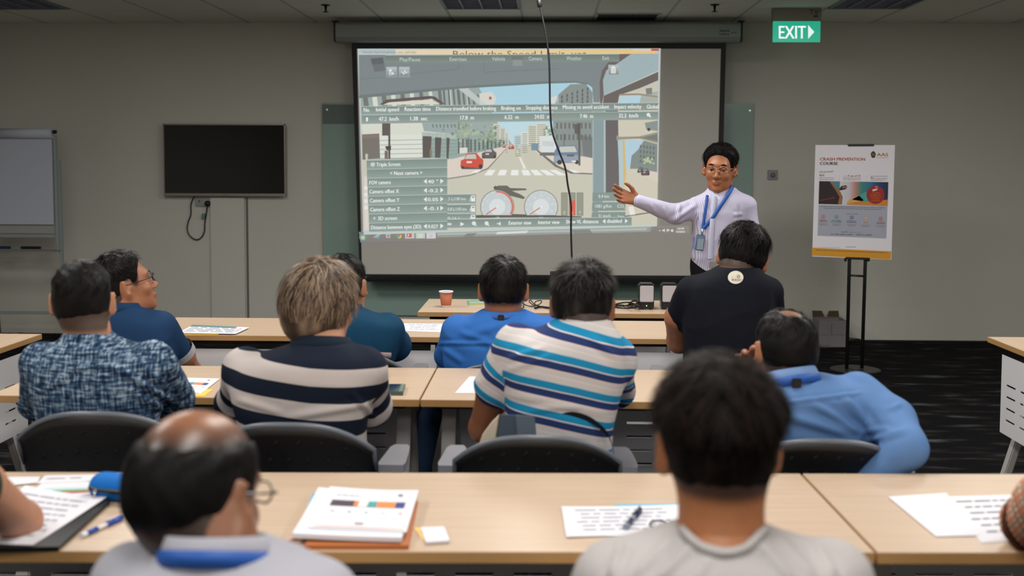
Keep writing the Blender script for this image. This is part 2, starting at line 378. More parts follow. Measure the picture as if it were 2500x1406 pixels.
# projection screen
YS = 9.55
t = thing('projection_screen', 'wide pull-down projection screen with black borders showing a driving simulator', 'screen', (at(1315, 400, YS)[0], YS, 1.9))
a, b_ = at(822, 60, YS), at(1805, 104, YS)
xa, xb, zt, zb = a[0], b_[0], at(1300, 56, YS)[2], at(1300, 105, YS)[2]
bm = BM(); hh = zt-zb
prof = [(.06, zt), (-.045, zt), (-.06, zt-.02), (-.06, zb+.045), (-.045, zb+.012), (-.02, zb), (.06, zb)]
A = [bm.verts.new((xa, YS+y, z)) for y, z in prof]; B = [bm.verts.new((xb, YS+y, z)) for y, z in prof]
for k in range(len(prof)): bm.faces.new((A[k], A[(k+1) % len(prof)], B[(k+1) % len(prof)], B[k]))
bm.faces.new(A); bm.faces.new(B[::-1]); bmesh.ops.recalc_face_normals(bm, faces=bm.faces)
case = obj('case', bm, mat('screen_case', (142, 150, 148), .45, .1), t)
for x, s_ in ((xa, -1), (xb, 1)):
    bm = BM(); box(bm, (x+s_*.009, YS, (zt+zb)/2+.01), (.018, .12, hh+.01), bev=.004); box(bm, (x+s_*.012, YS+.02, zt+.012), (.05, .1, .012))
    box(bm, (x+s_*.01, YS+.16, zt-.02), (.012, .3, .03)); obj('end_cap', bm, black_m, t)
d = Draw(wall_map(YS-.0605, .0002)); d.text('Hertz', 1758, 78, 6, (22, 26, 34), 1, width=24, slope=-.02, bold=.7); d.text('Deluxe', 1757, 85, 4, (22, 26, 34), 1, width=24, bold=.5); d.dashes(1786, 80, 12, 3, (110, 62, 50), 1)
d.build('case_lettering', t, PAINT)
scr = [at(860, 106, YS), at(1772, 106, YS), at(1757, 690, YS), at(878, 684, YS)]
# white cloth with black border
d = Draw(wall_map(YS, .0006))
d.poly([(858, 100), (1773, 100), (1757, 682), (878, 674)], (12, 12, 14), 0)
d.poly([(871, 119), (1760, 119), (1745, 673), (884, 669)], (198, 196, 190), 1)
cl = d.build('cloth', t, PAINT)
so = cl.modifiers.new('s', 'SOLIDIFY'); so.thickness = .0004
bm = BM(); e0, e1 = at(893, 680, YS), at(1760, 690, YS); box(bm, ((e0[0]+e1[0])/2, YS, at(1300, 684, YS)[2]), (e1[0]-e0[0], .034, .045), bev=.01); obj('bottom_bar', bm, mat('black_bar', (16, 17, 22), .3), t)
d = Draw(wall_map(YS-.004, .0005)); P = d.poly; Rr = d.rect; T = d.text
GB = (132, 150, 144); WH = (240, 242, 238)
# --- window with the simulator picture
P([(873, 119), (1613, 118), (1604, 553), (887, 573)], (196, 206, 206), 0)
d.grad(877, 122, 965, 133, (176, 196, 200), (200, 208, 204), 1, 3); d.grad(965, 121, 1600, 133, (238, 222, 190), (240, 206, 140), 1, 8, vert=False)
T('GameStart (http://www.gamestart...com) - (UPLOAD)', 886, 130, 5, (110, 120, 125), 2, width=130)
T('Below the Speed Limit, yet', 1106, 139, 15, (120, 100, 66), 2, width=326)
Rr(1590, 119, 1609, 124, (206, 84, 66), 3); Rr(1545, 120, 1588, 124, (226, 214, 204), 3)
P([(876, 134), (1608, 132), (1604, 552), (889, 566)], (206, 204, 186), 3)        # road tone underneath
# sky
P([(1090, 200), (1450, 195), (1450, 350), (1180, 352)], (176, 216, 232), 4)
P([(1180, 300), (1450, 295), (1320, 352), (1200, 352)], (196, 226, 234), 5)
# left near building
P([(880, 225), (1165, 205), (1215, 300), (1250, 352), (1112, 385), (885, 390)], (158, 174, 172), 6)
for k in range(12):
    x = 885+k*23; w0 = 12-k*.5
    P([(x, 234-k*1.6), (x+w0, 233-k*1.6), (x+w0+4, 262), (x+4, 262)], (226, 226, 212) if k % 2 else (120, 118, 114), 7)
P([(928, 254), (945, 243), (1050, 234), (1062, 236), (1086, 254), (1078, 254), (1055, 241), (948, 250), (932, 256)], (96, 82, 82), 8)
P([(935, 256), (950, 250), (1052, 243), (1074, 254)], (228, 224, 208), 8)
for k in range(9):
    x = 1080+k*12; P([(x, 210+k*3), (x+5, 210+k*3), (x+9, 262), (x+4, 262)], (112, 118, 116), 8)
P([(1112, 212), (1135, 210), (1190, 256), (1170, 256)], (196, 206, 200), 9)
P([(1170, 228), (1200, 224), (1212, 240), (1205, 256), (1172, 256)], (222, 222, 212), 9); Rr(1194, 236, 1200, 243, (170, 100, 80), 10)
P([(882, 303), (1030, 300), (1035, 320), (1115, 328), (1115, 340), (884, 330)], (222, 226, 212), 7)
P([(884, 328), (926, 326), (928, 386), (885, 390)], (118, 112, 106), 8); P([(884, 330), (925, 328), (925, 336), (884, 338)], (136, 118, 110), 9)
P([(926, 330), (1030, 328), (1032, 384), (928, 388)], (228, 232, 220), 8)
P([(1030, 322), (1240, 336), (1240, 358), (1115, 388), (1030, 385)], (150, 172, 166), 7)
for k in range(5):
    d.line(926, 343+k*11, 1030, 341+k*11, 1.4, (150, 160, 152), 9); d.line(1030, 341+k*11, 1240, 344+k*4, 1, (120, 138, 134), 9)
for x0, x1, y0, y1 in ((1032, 1054, 332, 385), (1062, 1078, 335, 385), (1090, 1098, 336, 388)): P([(x0, y0), (x1, y0+1), (x1-3, y1), (x0, y1)], (88, 80, 80), 10)
for k in range(12):
    x = 1118+k*10; P([(x, 338+k*.6), (x+4, 338+k*.6), (x+4, 374-k*1.6), (x, 376-k*1.6)], (96, 100, 98), 10)
for k in range(10): P([(1055+k*9, 303), (1058+k*9, 303), (1059+k*9, 312), (1056+k*9, 311)], (110, 122, 118), 9)
# middle-distance blocks and trees
rr_ = random.Random(3)
for x0, x1, y0, c in ((1205, 1222, 302, (216, 214, 200)), (1220, 1234, 312, (206, 208, 196)), (1232, 1242, 322, (216, 216, 204)), (1272, 1290, 322, (226, 226, 214)), (1288, 1312, 305, (214, 214, 196)), (1308, 1335, 300, (226, 220, 202)), (1255, 1274, 330, (190, 210, 214))):
    Rr(x0, y0, x1, 354, c, 7)
    for k in range(10): Rr(x0+3, y0+4+k*5, x1-3, y0+6+k*5, (150, 160, 150), 8)
for k in range(90):
    x, y = (rr_.gauss(1140, 16), rr_.gauss(318, 11)) if k < 45 else (rr_.gauss(1195, 11), rr_.gauss(330, 12))
    d.disc(x, y, rr_.uniform(2, 4.5), rr_.choice([(126, 146, 122), (176, 190, 160), (150, 166, 140)]), 11, 7)
for x in (1143, 1190): Rr(x, 335, x+3, 372, (96, 104, 92), 10)
for k in range(30): d.disc(rr_.gauss(1342, 8), rr_.gauss(325, 9), rr_.uniform(2, 4), rr_.choice([(120, 140, 120), (160, 176, 150)]), 11, 7)
# right building
P([(1362, 232), (1392, 206), (1430, 204), (1447, 226), (1447, 402), (1385, 386), (1350, 365), (1350, 270)], (140, 150, 148), 7)
P([(1342, 240), (1364, 232), (1364, 252), (1342, 252)], (222, 224, 220), 7)
for i in range(6):
    for k in range(5):
        x, y = 1370+i*12.5, 214+k*10+(5-i)*4+(0 if k < 4 else 0)
        if y < 250: P([(x, y), (x+4, y-1.5), (x+4, y+6), (x, y+8)], (96, 102, 100), 8)
for i in range(9):
    for k in range(2):
        x = 1358+i*10; y = 300+k*28; P([(x, y), (x+4, y), (x+4, y+15), (x, y+13)], (102, 106, 104), 8)
P([(1420, 330), (1447, 335), (1447, 386), (1424, 380)], (118, 124, 124), 8)
# ground, kerbs, crossing
P([(1092, 392), (1112, 386), (1236, 356), (1244, 356), (1190, 410), (1150, 426), (1092, 435)], (226, 214, 202), 12)
P([(1300, 356), (1350, 370), (1447, 386), (1447, 424), (1410, 420), (1370, 408), (1310, 372)], (228, 218, 204), 12)
P([(1296, 356), (1300, 356), (1362, 404), (1400, 421), (1447, 423), (1447, 426), (1395, 424), (1355, 407)], (112, 110, 104), 13)
P([(1092, 435), (1150, 426), (1190, 410), (1241, 356), (1239, 360), (1192, 413), (1150, 429), (1092, 438)], (140, 136, 126), 13)
for i, (x, o_) in enumerate(((1150, 14), (1183, 11), (1215, 7), (1247, 2), (1277, -5), (1305, -12), (1334, -19), (1362, -24), (1400, -14))):
    wd = 17 if 0 < i < 8 else 14
    P([(x+o_*.9, 415), (x+wd+o_*.9, 415), (x+wd-o_*.1+2, 428 if 0 < i < 8 else 422), (x-o_*.1, 428 if 0 < i < 8 else 422)], (244, 244, 240), 14)
P([(1267, 384), (1271, 384), (1285, 412), (1278, 412)], (240, 240, 234), 14); P([(1261, 366), (1263, 366), (1265, 374), (1263, 374)], (240, 240, 234), 14)
def car(x0, y0, x1, y1, c, glass=(200, 205, 198), ly=15, front=False):
    w_, h_ = x1-x0, y1-y0
    P([(x0, y1-h_*.1), (x1, y1-h_*.1), (x1-w_*.08, y1+h_*.08), (x0+w_*.06, y1+h_*.08)], (84, 80, 76), ly)
    P([(x0, y1-h_*.1), (x0+w_*.02, y0+h_*.5), (x0+w_*.16, y0+h_*.42), (x0+w_*.26, y0+h_*.05), (x0+w_*.7, y0), (x0+w_*.86, y0+h_*.3), (x1, y0+h_*.45), (x1, y1-h_*.15), (x1-w_*.2, y1)], c, ly+1)
    P([(x0+w_*.18, y0+h_*.4), (x0+w_*.29, y0+h_*.12), (x0+w_*.66, y0+h_*.09), (x0+w_*.7, y0+h_*.4)], glass, ly+2)
    Rr(x0+w_*.27, y0+h_*.55, x0+w_*.5, y0+h_*.68, (232, 226, 220), ly+2)
    d.disc(x1-w_*.12, y1-h_*.12, h_*.13, (40, 38, 38), ly+2, 10); d.disc(x0+w_*.1, y1-h_*.05, h_*.08, (40, 38, 38), ly+2, 8)
car(1176, 362, 1212, 385, (92, 90, 88), (190, 186, 186)); car(1124, 373, 1180, 410, (212, 74, 52)); car(1241, 352, 1255, 363, (208, 86, 68)); car(1227, 352, 1235, 360, (190, 90, 74))
P([(1122, 361), (1141, 360), (1141, 373), (1122, 375)], (228, 224, 214), 15); Rr(1297, 350, 1315, 367, (120, 150, 168), 15); Rr(1264, 352, 1275, 361, (196, 206, 206), 15)
P([(1316, 334), (1350, 330), (1358, 345), (1358, 380), (1322, 376)], (226, 230, 230), 15); P([(1324, 344), (1352, 345), (1353, 358), (1323, 356)], (206, 216, 218), 16); Rr(1318, 372, 1356, 380, (110, 110, 108), 16)
P([(1352, 398), (1354, 368), (1364, 355), (1405, 354), (1412, 372), (1415, 398)], (112, 134, 162), 17); P([(1366, 358), (1403, 357), (1409, 371), (1364, 372)], (204, 208, 196), 18)
P([(1352, 380), (1414, 378), (1415, 398), (1352, 396)], (150, 164, 180), 18); Rr(1384, 377, 1402, 382, (96, 96, 96), 19); d.disc(1366, 396, 6, (52, 52, 56), 19, 12); d.disc(1408, 396, 5, (52, 52, 56), 19, 12); Rr(1396, 392, 1406, 396, (236, 236, 232), 20)
# street furniture and walkers
Rr(933, 301, 953, 331, (92, 84, 80), 20); Rr(948, 331, 953, 388, (80, 74, 72), 20); P([(940, 357), (955, 356), (954, 367), (944, 367)], (66, 60, 58), 21); Rr(939, 368, 947, 388, (120, 104, 96), 21)
Rr(1412, 300, 1417, 404, (92, 92, 88), 21); P([(1402, 303), (1414, 303), (1414, 328), (1403, 326)], (96, 90, 84), 21); Rr(1376, 325, 1378, 356, (100, 100, 98), 20)
def walker(x, y, h, c):
    d.disc(x, y-h+2, h*.09, (150, 120, 100), 22, 8); P([(x-h*.16, y-h*.8), (x+h*.16, y-h*.8), (x+h*.14, y-h*.4), (x+h*.1, y), (x-h*.1, y), (x-h*.14, y-h*.4)], c, 22)
walker(895, 392, 20, (206, 204, 186)); walker(1052, 384, 22, (130, 130, 108))
# headliner, pillar, mirror
P([(876, 134), (1500, 132), (1470, 172), (1464, 250), (1449, 250), (1446, 214), (1436, 206), (1405, 202), (1340, 203), (1130, 214), (877, 238)], (130, 139, 142), 23)
P([(877, 232), (1128, 210), (1340, 198), (1405, 198), (1432, 203), (1446, 212), (1438, 207), (1405, 202), (1340, 204), (1128, 216), (877, 240)], (112, 126, 126), 24)
P([(905, 143), (935, 140), (941, 172), (914, 176)], (112, 118, 120), 24); P([(905, 143), (935, 140), (937, 155), (908, 158)], (98, 104, 104), 25)
d.line(880, 194, 1120, 168, 1, (108, 118, 120), 24); d.line(1120, 168, 1124, 136, 1, (108, 118, 120), 24); d.line(1182, 176, 1364, 168, 1, (108, 118, 120), 24); d.line(1182, 176, 1180, 136, 1, (108, 118, 120), 24)
P([(1500, 132), (1608, 131), (1606, 158), (1512, 200), (1474, 232), (1470, 252), (1465, 252), (1464, 200), (1470, 172)], (110, 100, 100), 24)
P([(1540, 132), (1608, 131), (1607, 172), (1520, 212), (1474, 234), (1472, 196), (1480, 172), (1500, 160)], (166, 186, 190), 25)
P([(1607, 175), (1607, 196), (1560, 216), (1512, 232), (1508, 252), (1472, 252), (1474, 234)], (106, 98, 96), 26)
P([(1447, 252), (1476, 252), (1477, 480), (1447, 545)], (140, 160, 164), 24); P([(1474, 252), (1478, 252), (1479, 470), (1474, 470)], (176, 196, 196), 26)
P([(1478, 234), (1508, 226), (1512, 480), (1479, 480)], (102, 96, 98), 25); d.line(1448, 252, 1447, 540, 2, (176, 196, 194), 26)
P([(1508, 230), (1606, 226), (1603, 552), (1514, 555)], (214, 208, 188), 25)
P([(1512, 236), (1566, 234), (1560, 256), (1512, 256)], (184, 218, 232), 26); P([(1566, 232), (1606, 222), (1606, 256), (1560, 256)], (176, 182, 172), 26); P([(1512, 229), (1560, 228), (1606, 235), (1606, 238), (1560, 232), (1512, 233)], (150, 140, 120), 27)
P([(1576, 216), (1592, 214), (1592, 230), (1578, 230)], (128, 132, 130), 27); P([(1574, 300), (1606, 294), (1606, 320), (1578, 316)], (140, 150, 146), 27); d.disc(1584, 316, 4, (60, 60, 60), 28, 10)
P([(1505, 330), (1512, 334), (1560, 333), (1606, 322), (1606, 350), (1560, 338), (1512, 341), (1505, 343)], (156, 152, 138), 28); P([(1512, 336), (1570, 335), (1605, 327), (1606, 345), (1570, 337)], (120, 124, 116), 29)
P([(1508, 342), (1520, 341), (1526, 442), (1514, 470)], (182, 206, 212), 26); P([(1520, 342), (1525, 342), (1529, 425), (1522, 465)], (216, 190, 120), 27)
P([(1526, 342), (1572, 342), (1560, 378), (1542, 400), (1528, 414)], (182, 212, 228), 26); P([(1572, 343), (1605, 352), (1604, 420), (1560, 412), (1538, 412), (1542, 380), (1558, 365)], (130, 142, 138), 27)
for i in range(5):
    for k in range(4): Rr(1562+i*8, 354+k*12+i*1, 1566+i*8, 361+k*12+i, (100, 110, 106), 28)
for k in range(14): d.disc(1584+rr_.gauss(0, 7), 392+rr_.gauss(0, 4), 3, (186, 198, 160), 29, 7)
car(1565, 411, 1586, 427, (96, 78, 78), (150, 150, 150), 29); car(1556, 408, 1572, 421, (74, 78, 80), (120, 124, 124), 28); P([(1544, 418), (1556, 418), (1606, 446), (1606, 424), (1560, 414)], (222, 212, 198), 28)
P([(1530, 450), (1536, 450), (1538, 460), (1531, 460)], (238, 238, 232), 28); P([(1534, 505), (1546, 503), (1552, 525), (1538, 527)], (238, 238, 232), 28); d.line(1514, 530, 1606, 516, 3, (110, 106, 98), 28); P([(1514, 533), (1604, 520), (1603, 552), (1514, 555)], (208, 206, 184), 28)
# bonnet line, fallen walker, gauges
P([(889, 430), (898, 430), (900, 560), (890, 562)], (226, 216, 206), 12)
for k in range(4): Rr(889, 455+k*16, 897, 463+k*16, (240, 238, 236), 13)
P([(1100, 528), (1240, 522), (1420, 528), (1420, 531), (1240, 531), (1100, 533)], (84, 84, 76), 24)
P([(1205, 456), (1211, 453), (1215, 458), (1211, 464), (1206, 462)], (90, 82, 74), 24)
P([(1211, 457), (1216, 453), (1238, 453), (1246, 459), (1284, 460), (1286, 464), (1250, 466), (1270, 474), (1282, 482), (1278, 486), (1246, 478), (1226, 466), (1213, 464)], (98, 98, 88), 24)
def gauge(x, y, r, nums, red):
    d.disc(x, y, r+1.5, (106, 106, 98), 25, 24, -30, 210); d.disc(x, y, r, (204, 212, 214), 26, 24, -30, 210); d.disc(x, y, r*.5, (224, 230, 230), 27, 18)
    for k in range(13):
        a = math.radians(-30+240*k/12); d.line(x+r*.86*math.cos(a), y-r*.86*math.sin(a), x+r*.95*math.cos(a), y-r*.95*math.sin(a), 1, (246, 246, 246), 28)
    if red: d.arc(x, y, r*.93, r*.1, -30, 95, (222, 104, 84), 29)
    d.line(x, y, x-r*.68, y+r*.46, 2.2, (214, 82, 60), 30); d.disc(x, y, 3, (238, 240, 240), 31, 10)
    for s_, a in nums:
        a = math.radians(a); T(s_, x+r*.68*math.cos(a), y-r*.68*math.sin(a)+2, 4, (246, 246, 246), 29, align='c')
gauge(1214, 505, 40, (('1', 200), ('2', 150), ('3', 90), ('4', 45), ('5', 0), ('6', -22)), True)
gauge(1321, 505, 40, (('10', 205), ('30', 165), ('50', 125), ('70', 90), ('90', 50), ('110', 15), ('130', -22)), False)
T('x100', 1214, 533, 4, (240, 240, 238), 30, align='c'); T('km/h', 1321, 533, 4, (240, 240, 238), 30, align='c')
for x, t_ in ((1370, 'C'), (1389, 'B'), (1408, 'T')):
    Rr(x, 470, x+16, 526, (104, 104, 92), 25); Rr(x+.8, 471, x+15.2, 525, (152, 154, 138), 26)
    if t_ == 'B': Rr(x+.8, 489, x+15.2, 526, (224, 96, 74), 27)
    T(t_, x+8, 523, 7, (236, 238, 234), 28, align='c')
def bar(x0, x1, y0, y1, sk, ly=30, c=GB):
    d.grad(x0, y0, x1, y1, [v-6 for v in c], [v+10 for v in c], ly, 4, sk); d.line(x0, y0, x1, y0+sk, 1.3, (184, 202, 198), ly+1)
bar(941, 1512, 135, 154, -3, 30, (122, 136, 130))
for s_, x, w_ in (('Play/Pause', 976, 50), ('Exercises', 1098, 41), ('Vehicle', 1201, 32), ('Camera', 1291, 32), ('Weather', 1383, 37), ('Exit', 1471, 16)):
    T(s_, x, 149.5-(x-976)*.007, 9, (210, 220, 216), 33, width=w_)
Rr(1250, 135, 1277, 160, (118, 124, 122), 31); Rr(1251, 146, 1276, 161, (148, 156, 152), 32)
def tile(x, y):
    Rr(x, y, x+26, y+25, (176, 184, 186), 31); d.grad(x+1, y+1, x+25, y+24, (190, 198, 198), (140, 150, 150), 32, 5)
tile(943, 163); tile(974, 163); tile(1485, 158)
d.disc(953, 172, 3.5, WH, 34, 10); d.arc(953, 180, 3, 1.6, 0, 360, WH, 34); P([(957, 174), (964, 182), (960, 181), (958, 184)], WH, 34)
for a_, b__ in (((978, 176), (983, 176)), ((983, 176), (986, 182)), ((986, 182), (988, 171)), ((988, 171), (991, 179)), ((991, 179), (993, 176)), ((993, 176), (997, 176))): d.line(*a_, *b__, 1.6, WH, 34)
Rr(1492, 164, 1503, 179, WH, 34)
for k in range(4): Rr(1494, 167+k*3, 1501, 168+k*3, (150, 158, 158), 35)
d.disc(1497.5, 164, 3, WH, 34, 10)
bar(883, 1607, 260, 278, -9); bar(884, 1607, 281, 301, -9, 30, (138, 154, 148))
for s_, x, w_, y in (('No.', 888, 15, 273), ('Initial speed', 918, 56, 272), ('Reaction time', 988, 63, 271), ('Distance travelled before braking', 1065, 146, 270), ('Braking on', 1224, 47, 268.5), ('Stopping distance', 1284, 77, 267.5), ('Missing to avoid accident', 1374, 113, 266), ('Impact velocity', 1500, 66, 265), ('Global', 1579, 28, 265)):
    T(s_, x, y, 9.5, WH, 34, width=w_, slope=-.008, bold=.5)
for s_, x, w_, y in (('1', 894, 4, 296), ('47.2  km/h', 925, 48, 295), ('1.38  sec', 1002, 41, 294), ('17.8  m', 1124, 33, 292), ('6.22  m', 1232, 34, 290.5), ('24.02  m', 1305, 38, 289.5), ('7.46  m', 1416, 32, 288), ('32.3  km/h', 1511, 47, 287)):
    T(s_, x, y, 9.5, WH, 34, width=w_, slope=-.008, bold=.5)
d.disc(1583, 280, 4.5, WH, 34, 12); d.line(1586, 283, 1589, 286, 3, WH, 34)
# side menu
rowsM = [('Triple Screen', 919, 58, 'c'), ('< Next camera >', 952, 79, None), ('FOV camera', 902, 52, '40 °'), ('Camera offset X', 902, 72, '-0.2'), ('Camera offset Y', 903, 72, '0.05'), ('Camera offset Z', 904, 72, '-0.1'), ('3D screen', 923, 46, 'x'), ('Distance between eyes (3D)', 906, 122, '0.027')]
for k, (s_, x, w_, v) in enumerate(rowsM):
    y = 391.5+k*21.9; x0 = 895+k*.9
    bar(x0, 1092, y, y+21.2, -4.5, 32, (134, 152, 146)); T(s_, x, y+15-(x-900)*.02, 9, WH, 35, width=w_, slope=-.02, bold=.5)
    if v == 'c': d.disc(910, y+10, 6, (190, 200, 198), 35, 14); d.line(907, y+9, 909.5, y+12, 1.6, WH, 36); d.line(909.5, y+12, 914, y+7, 1.6, WH, 36)
    elif v == 'x': d.disc(914, y+10, 5.5, (150, 164, 160), 35, 14); d.disc(914, y+10, 2, WH, 36, 8)
    elif v:
        P([(1034, y+7.5), (1042, y+1.5), (1042, y+13.5)], WH, 36); P([(1075, y+1), (1083, y+6.5), (1075, y+13)], WH, 36); T(v, 1057, y+12, 8.5, WH, 36, width=9+4*len(v) if len(v) < 5 else 24, align='c', bold=.5)
for k, (s_, y0, y1) in enumerate((('.5 L/100 km', 475, 497), ('0.8 L/100 km', 500, 520), ('  0.16 l', 522, 534))):
    bar(1092, 1162, y0, y1, -.8, 28); T(s_, 1093, y0+14 if k < 2 else 537, 7.5, WH, 29, width=(44, 46, 28)[k]); Rr(1150, y0+2, 1160, min(y0+17, 535), WH, 29); Rr(1152, y0+4, 1158, y0+8, (150, 164, 160), 30); d.line(1147, y0+16, 1150, y0+6, 1.6, WH, 29)
for k, (a_, b__, y0, y1) in enumerate((('0.4 km', '', 470, 490), ('1081 g/Km', 'CO', 494, 514), ('31 km/h', 'Ymax', 518, 533))):
    P([(1447-k, y0), (1527, y0-1), (1527, y1), (1446-k, y1+1)], GB, 30); T(a_, 1461-(k == 1)*8, y0+13, 8, WH, 31, width=(26, 40, 30)[k]); T(b__, 1507, y0+13, 8 if k < 2 else 6, WH, 31, width=16) if b__ else 0
T('2', 1524, 510, 4, WH, 31)
bar(1092, 1542, 535.5, 556, -5.5, 33)
P([(1093, 543), (1098, 547), (1093, 551)], WH, 36); P([(1098, 543), (1103, 547), (1098, 551)], WH, 36); P([(1124, 542), (1134, 547), (1124, 552)], WH, 36)
for x in (1157, 1188): d.disc(x, 545, 5, (232, 236, 234), 36, 12); d.line(x+2, 548, x+6, 551, 2.5, WH, 36)
P([(1213, 545), (1217, 545), (1222, 541), (1222, 551), (1217, 547), (1213, 547)], WH, 36)
for s_, x, w_, y in (('Exterior view', 1242, 55, 548.5), ('Interior view', 1314, 52, 547), ('Show VL distances', 1382, 79, 545.5), ('disabled', 1482, 36, 544)): T(s_, x, y, 9, WH, 36, width=w_, slope=-.01, bold=.5)
P([(1471, 540), (1478, 534.5), (1478, 546)], WH, 36); P([(1526, 534), (1533, 539.5), (1526, 545)], WH, 36)
d.poly([(889, 562), (1092, 560), (1604, 548), (1604, 553), (887, 573)], (196, 208, 204), 29)
# task bar
P([(887, 573), (1590, 553), (1588, 566), (1070, 580), (886, 588)], (150, 156, 150), 0.5)
P([(888, 574), (1580, 556), (1578, 562), (1070, 574)], (178, 186, 182), 1)
P([(1215, 566), (1290, 563), (1285, 569), (1210, 572)], (222, 226, 222), 2); P([(1395, 561), (1440, 560), (1446, 570), (1402, 571)], (128, 134, 130), 2); P([(1140, 570), (1165, 569), (1155, 577), (1130, 578)], (126, 130, 126), 2)
P([(876, 566), (1067, 566), (1067, 590), (880, 592)], (128, 126, 122), 1.5)
d.disc(886, 579, 9, (112, 150, 166), 3, 18); d.disc(886, 580, 5, (200, 206, 150), 4, 12)
d.disc(921, 576, 6.5, (96, 160, 196), 3, 16); d.disc(921, 576, 3.2, (170, 178, 176), 4, 12); d.line(912, 580, 930, 571, 1.6, (226, 200, 96), 4)
Rr(942, 571, 953, 581, (176, 184, 190), 3); d.disc(948, 576, 3, (206, 130, 90), 4, 10)
for a0, c in ((30, (206, 92, 72)), (150, (120, 170, 110)), (270, (226, 196, 90))): d.arc(974, 576, 4.5, 4, a0, a0+120, c, 3, 6)
d.disc(974, 576, 2.2, (110, 150, 196), 4, 10)
for x, c in ((989, (196, 202, 198)), (1015, (188, 206, 200)), (1041, (214, 212, 216))): Rr(x, 567.5, x+23, 582.5, c, 3, -.5)
Rr(993, 570, 1005, 579, (202, 88, 66), 4); T('P', 996, 578, 6, WH, 5, bold=.6); Rr(1020, 571, 1033, 580, (216, 220, 196), 4); Rr(1049, 573, 1055, 574, (150, 150, 160), 4); Rr(1049, 577, 1055, 578, (150, 150, 160), 4)
d.line(1606, 554.5, 1681, 553, .8, (170, 168, 164), 2)
P([(1609, 564), (1613, 564), (1611, 561)], (226, 224, 220), 2)
P([(1617, 561), (1620, 561), (1623, 558), (1623, 567), (1620, 564), (1617, 564)], (226, 224, 220), 2); P([(1628, 559), (1634, 560), (1634, 564), (1629, 564), (1629, 567), (1628, 567)], (228, 214, 216), 2); d.disc(1641, 563, 3.2, (226, 224, 220), 2, 10)
T('2:39 PM', 1653, 560.5, 4.5, (230, 228, 224), 2, width=17, bold=.4); T('31/5/2018', 1650, 568, 4.5, (230, 228, 224), 2, width=22, bold=.4)
Rr(1676, 554, 1677, 569, (170, 168, 164), 2); Rr(1680, 554, 1681, 569, (170, 168, 164), 2)
pic = d.build('projected_picture', t, GLOW)

# exit sign
YE = 8.95
t = thing('exit_sign', 'green lit EXIT sign with a white arrow hanging from the ceiling', 'sign', (at(1945, 60, YE)[0], YE, CEIL))
c0, c1 = at(1887, 22, YE), at(2005, 53, YE); xm = (c0[0]+c1[0])/2
bm = BM(); box(bm, (xm, YE+.03, (CEIL+c1[2])/2), (c1[0]-c0[0], .07, CEIL-c1[2]), bev=.004); obj('housing', bm, mat('sign_housing', (132, 132, 122), .5), t)
g0, g1 = at(1887, 52, YE), at(2002, 103, YE)
bm = BM(); box(bm, ((g0[0]+g1[0])/2, YE, (g0[2]+g1[2])/2), (g1[0]-g0[0], .012, g0[2]-g1[2]), bev=.002); obj('panel', bm, mat('sign_green', (24, 172, 138), .3, emit=.75), t)
d = Draw(wall_map(YE-.0065, .0004)); GW = paint_mat('sign_white', emit=.95)
d.text('EXIT', 1902, 94, 31, (235, 246, 244), 1, width=65, bold=1.6); d.poly([(1973, 61), (1988, 78), (1973, 95)], (235, 246, 244), 1)
d.build('lettering', t, GW)
d = Draw(wall_map(YE-.0055, .0004)); d.rect(1976, 23, 1986, 26, (120, 50, 44), 1); d.rect(1987, 25, 2003, 27, (90, 92, 88), 1); d.disc(1982, 31, 3, (96, 98, 92), 1, 10); d.disc(1993, 31, 4, (80, 90, 88), 1, 10); d.rect(1987, 37, 1997, 42, (46, 60, 90), 1); d.build('approval_mark', t, PAINT)['kind'] = 'stuff'

# hanging cable
t = thing('hanging_cable', 'black cable hanging from the ceiling in front of the screen down to the desk', 'cable', (at(1316, 0, 6.45)[0], 6.45, CEIL))
YC = 6.42
top = at(1310, -40, YC); pts = [(top[0]-.02, YC, CEIL+.01)]+[at(x, y, YC) for x, y in ((1305, -80), (1313, -30), (1318, 12), (1332, 80), (1340, 140), (1342, 200), (1343, 260), (1348, 320), (1366, 372), (1380, 410), (1386, 450), (1394, 500), (1394, 555), (1395, 600), (1397, 640), (1404, 690), (1410, 727))]
pts[-1] = np.array([pts[-1][0], YC, .744])
bm = BM(); tube(bm, smooth_pts(pts, 5), .0055, 8); obj('cord', bm, black_m, t)
bm = BM(); a, b_ = at(1315, -2, YC), at(1318, 18, YC); tube(bm, [a, a*.9+b_*.1, a*.1+b_*.9, b_], [.008, .013, .013, .008], 12); obj('connector', bm, black_m, t)

# poster stand
pz = on(2088, 903, 0); YP = pz[1]
t = thing('poster_stand', 'black twin-pole poster stand with a round base by the right wall', 'stand', (pz[0], YP, 0))
bm = BM(); lathe(bm, (pz[0], YP, 0), [(.185, .0), (.185, .006), (.17, .010)], 40); lathe(bm, (pz[0], YP, .010), [(.06, 0), (.055, .006)], 24); obj('base', bm, mat('base_plate', (40, 41, 44), .4), t)
for a_, b__ in (((2067, 905), (2076, 358)), ((2104, 905), (2114, 358))):
    bm = BM(); tp = at(2074 if a_[0] < 2080 else 2113, 628, YP); bt = at(a_[0], 903, YP); tube(bm, [(bt[0], YP, .01), (tp[0], YP, tp[2]), (tp[0]+.012, YP+.012, at(2100, 358, YP)[2])], .0135, 8); obj('pole', bm, dark_m, t)
for y_, r in ((672, .008),):
    bm = BM(); a_, b__ = at(2075, y_, YP), at(2107, y_+2, YP); tube(bm, [a_, b__], r, 8); obj('crossbar', bm, dark_m, t)
bm = BM(); a_, b__ = at(2074, 826, YP), at(2100, 829, YP); tube(bm, [a_, b__], .007, 8); obj('crossbar', bm, dark_m, t)
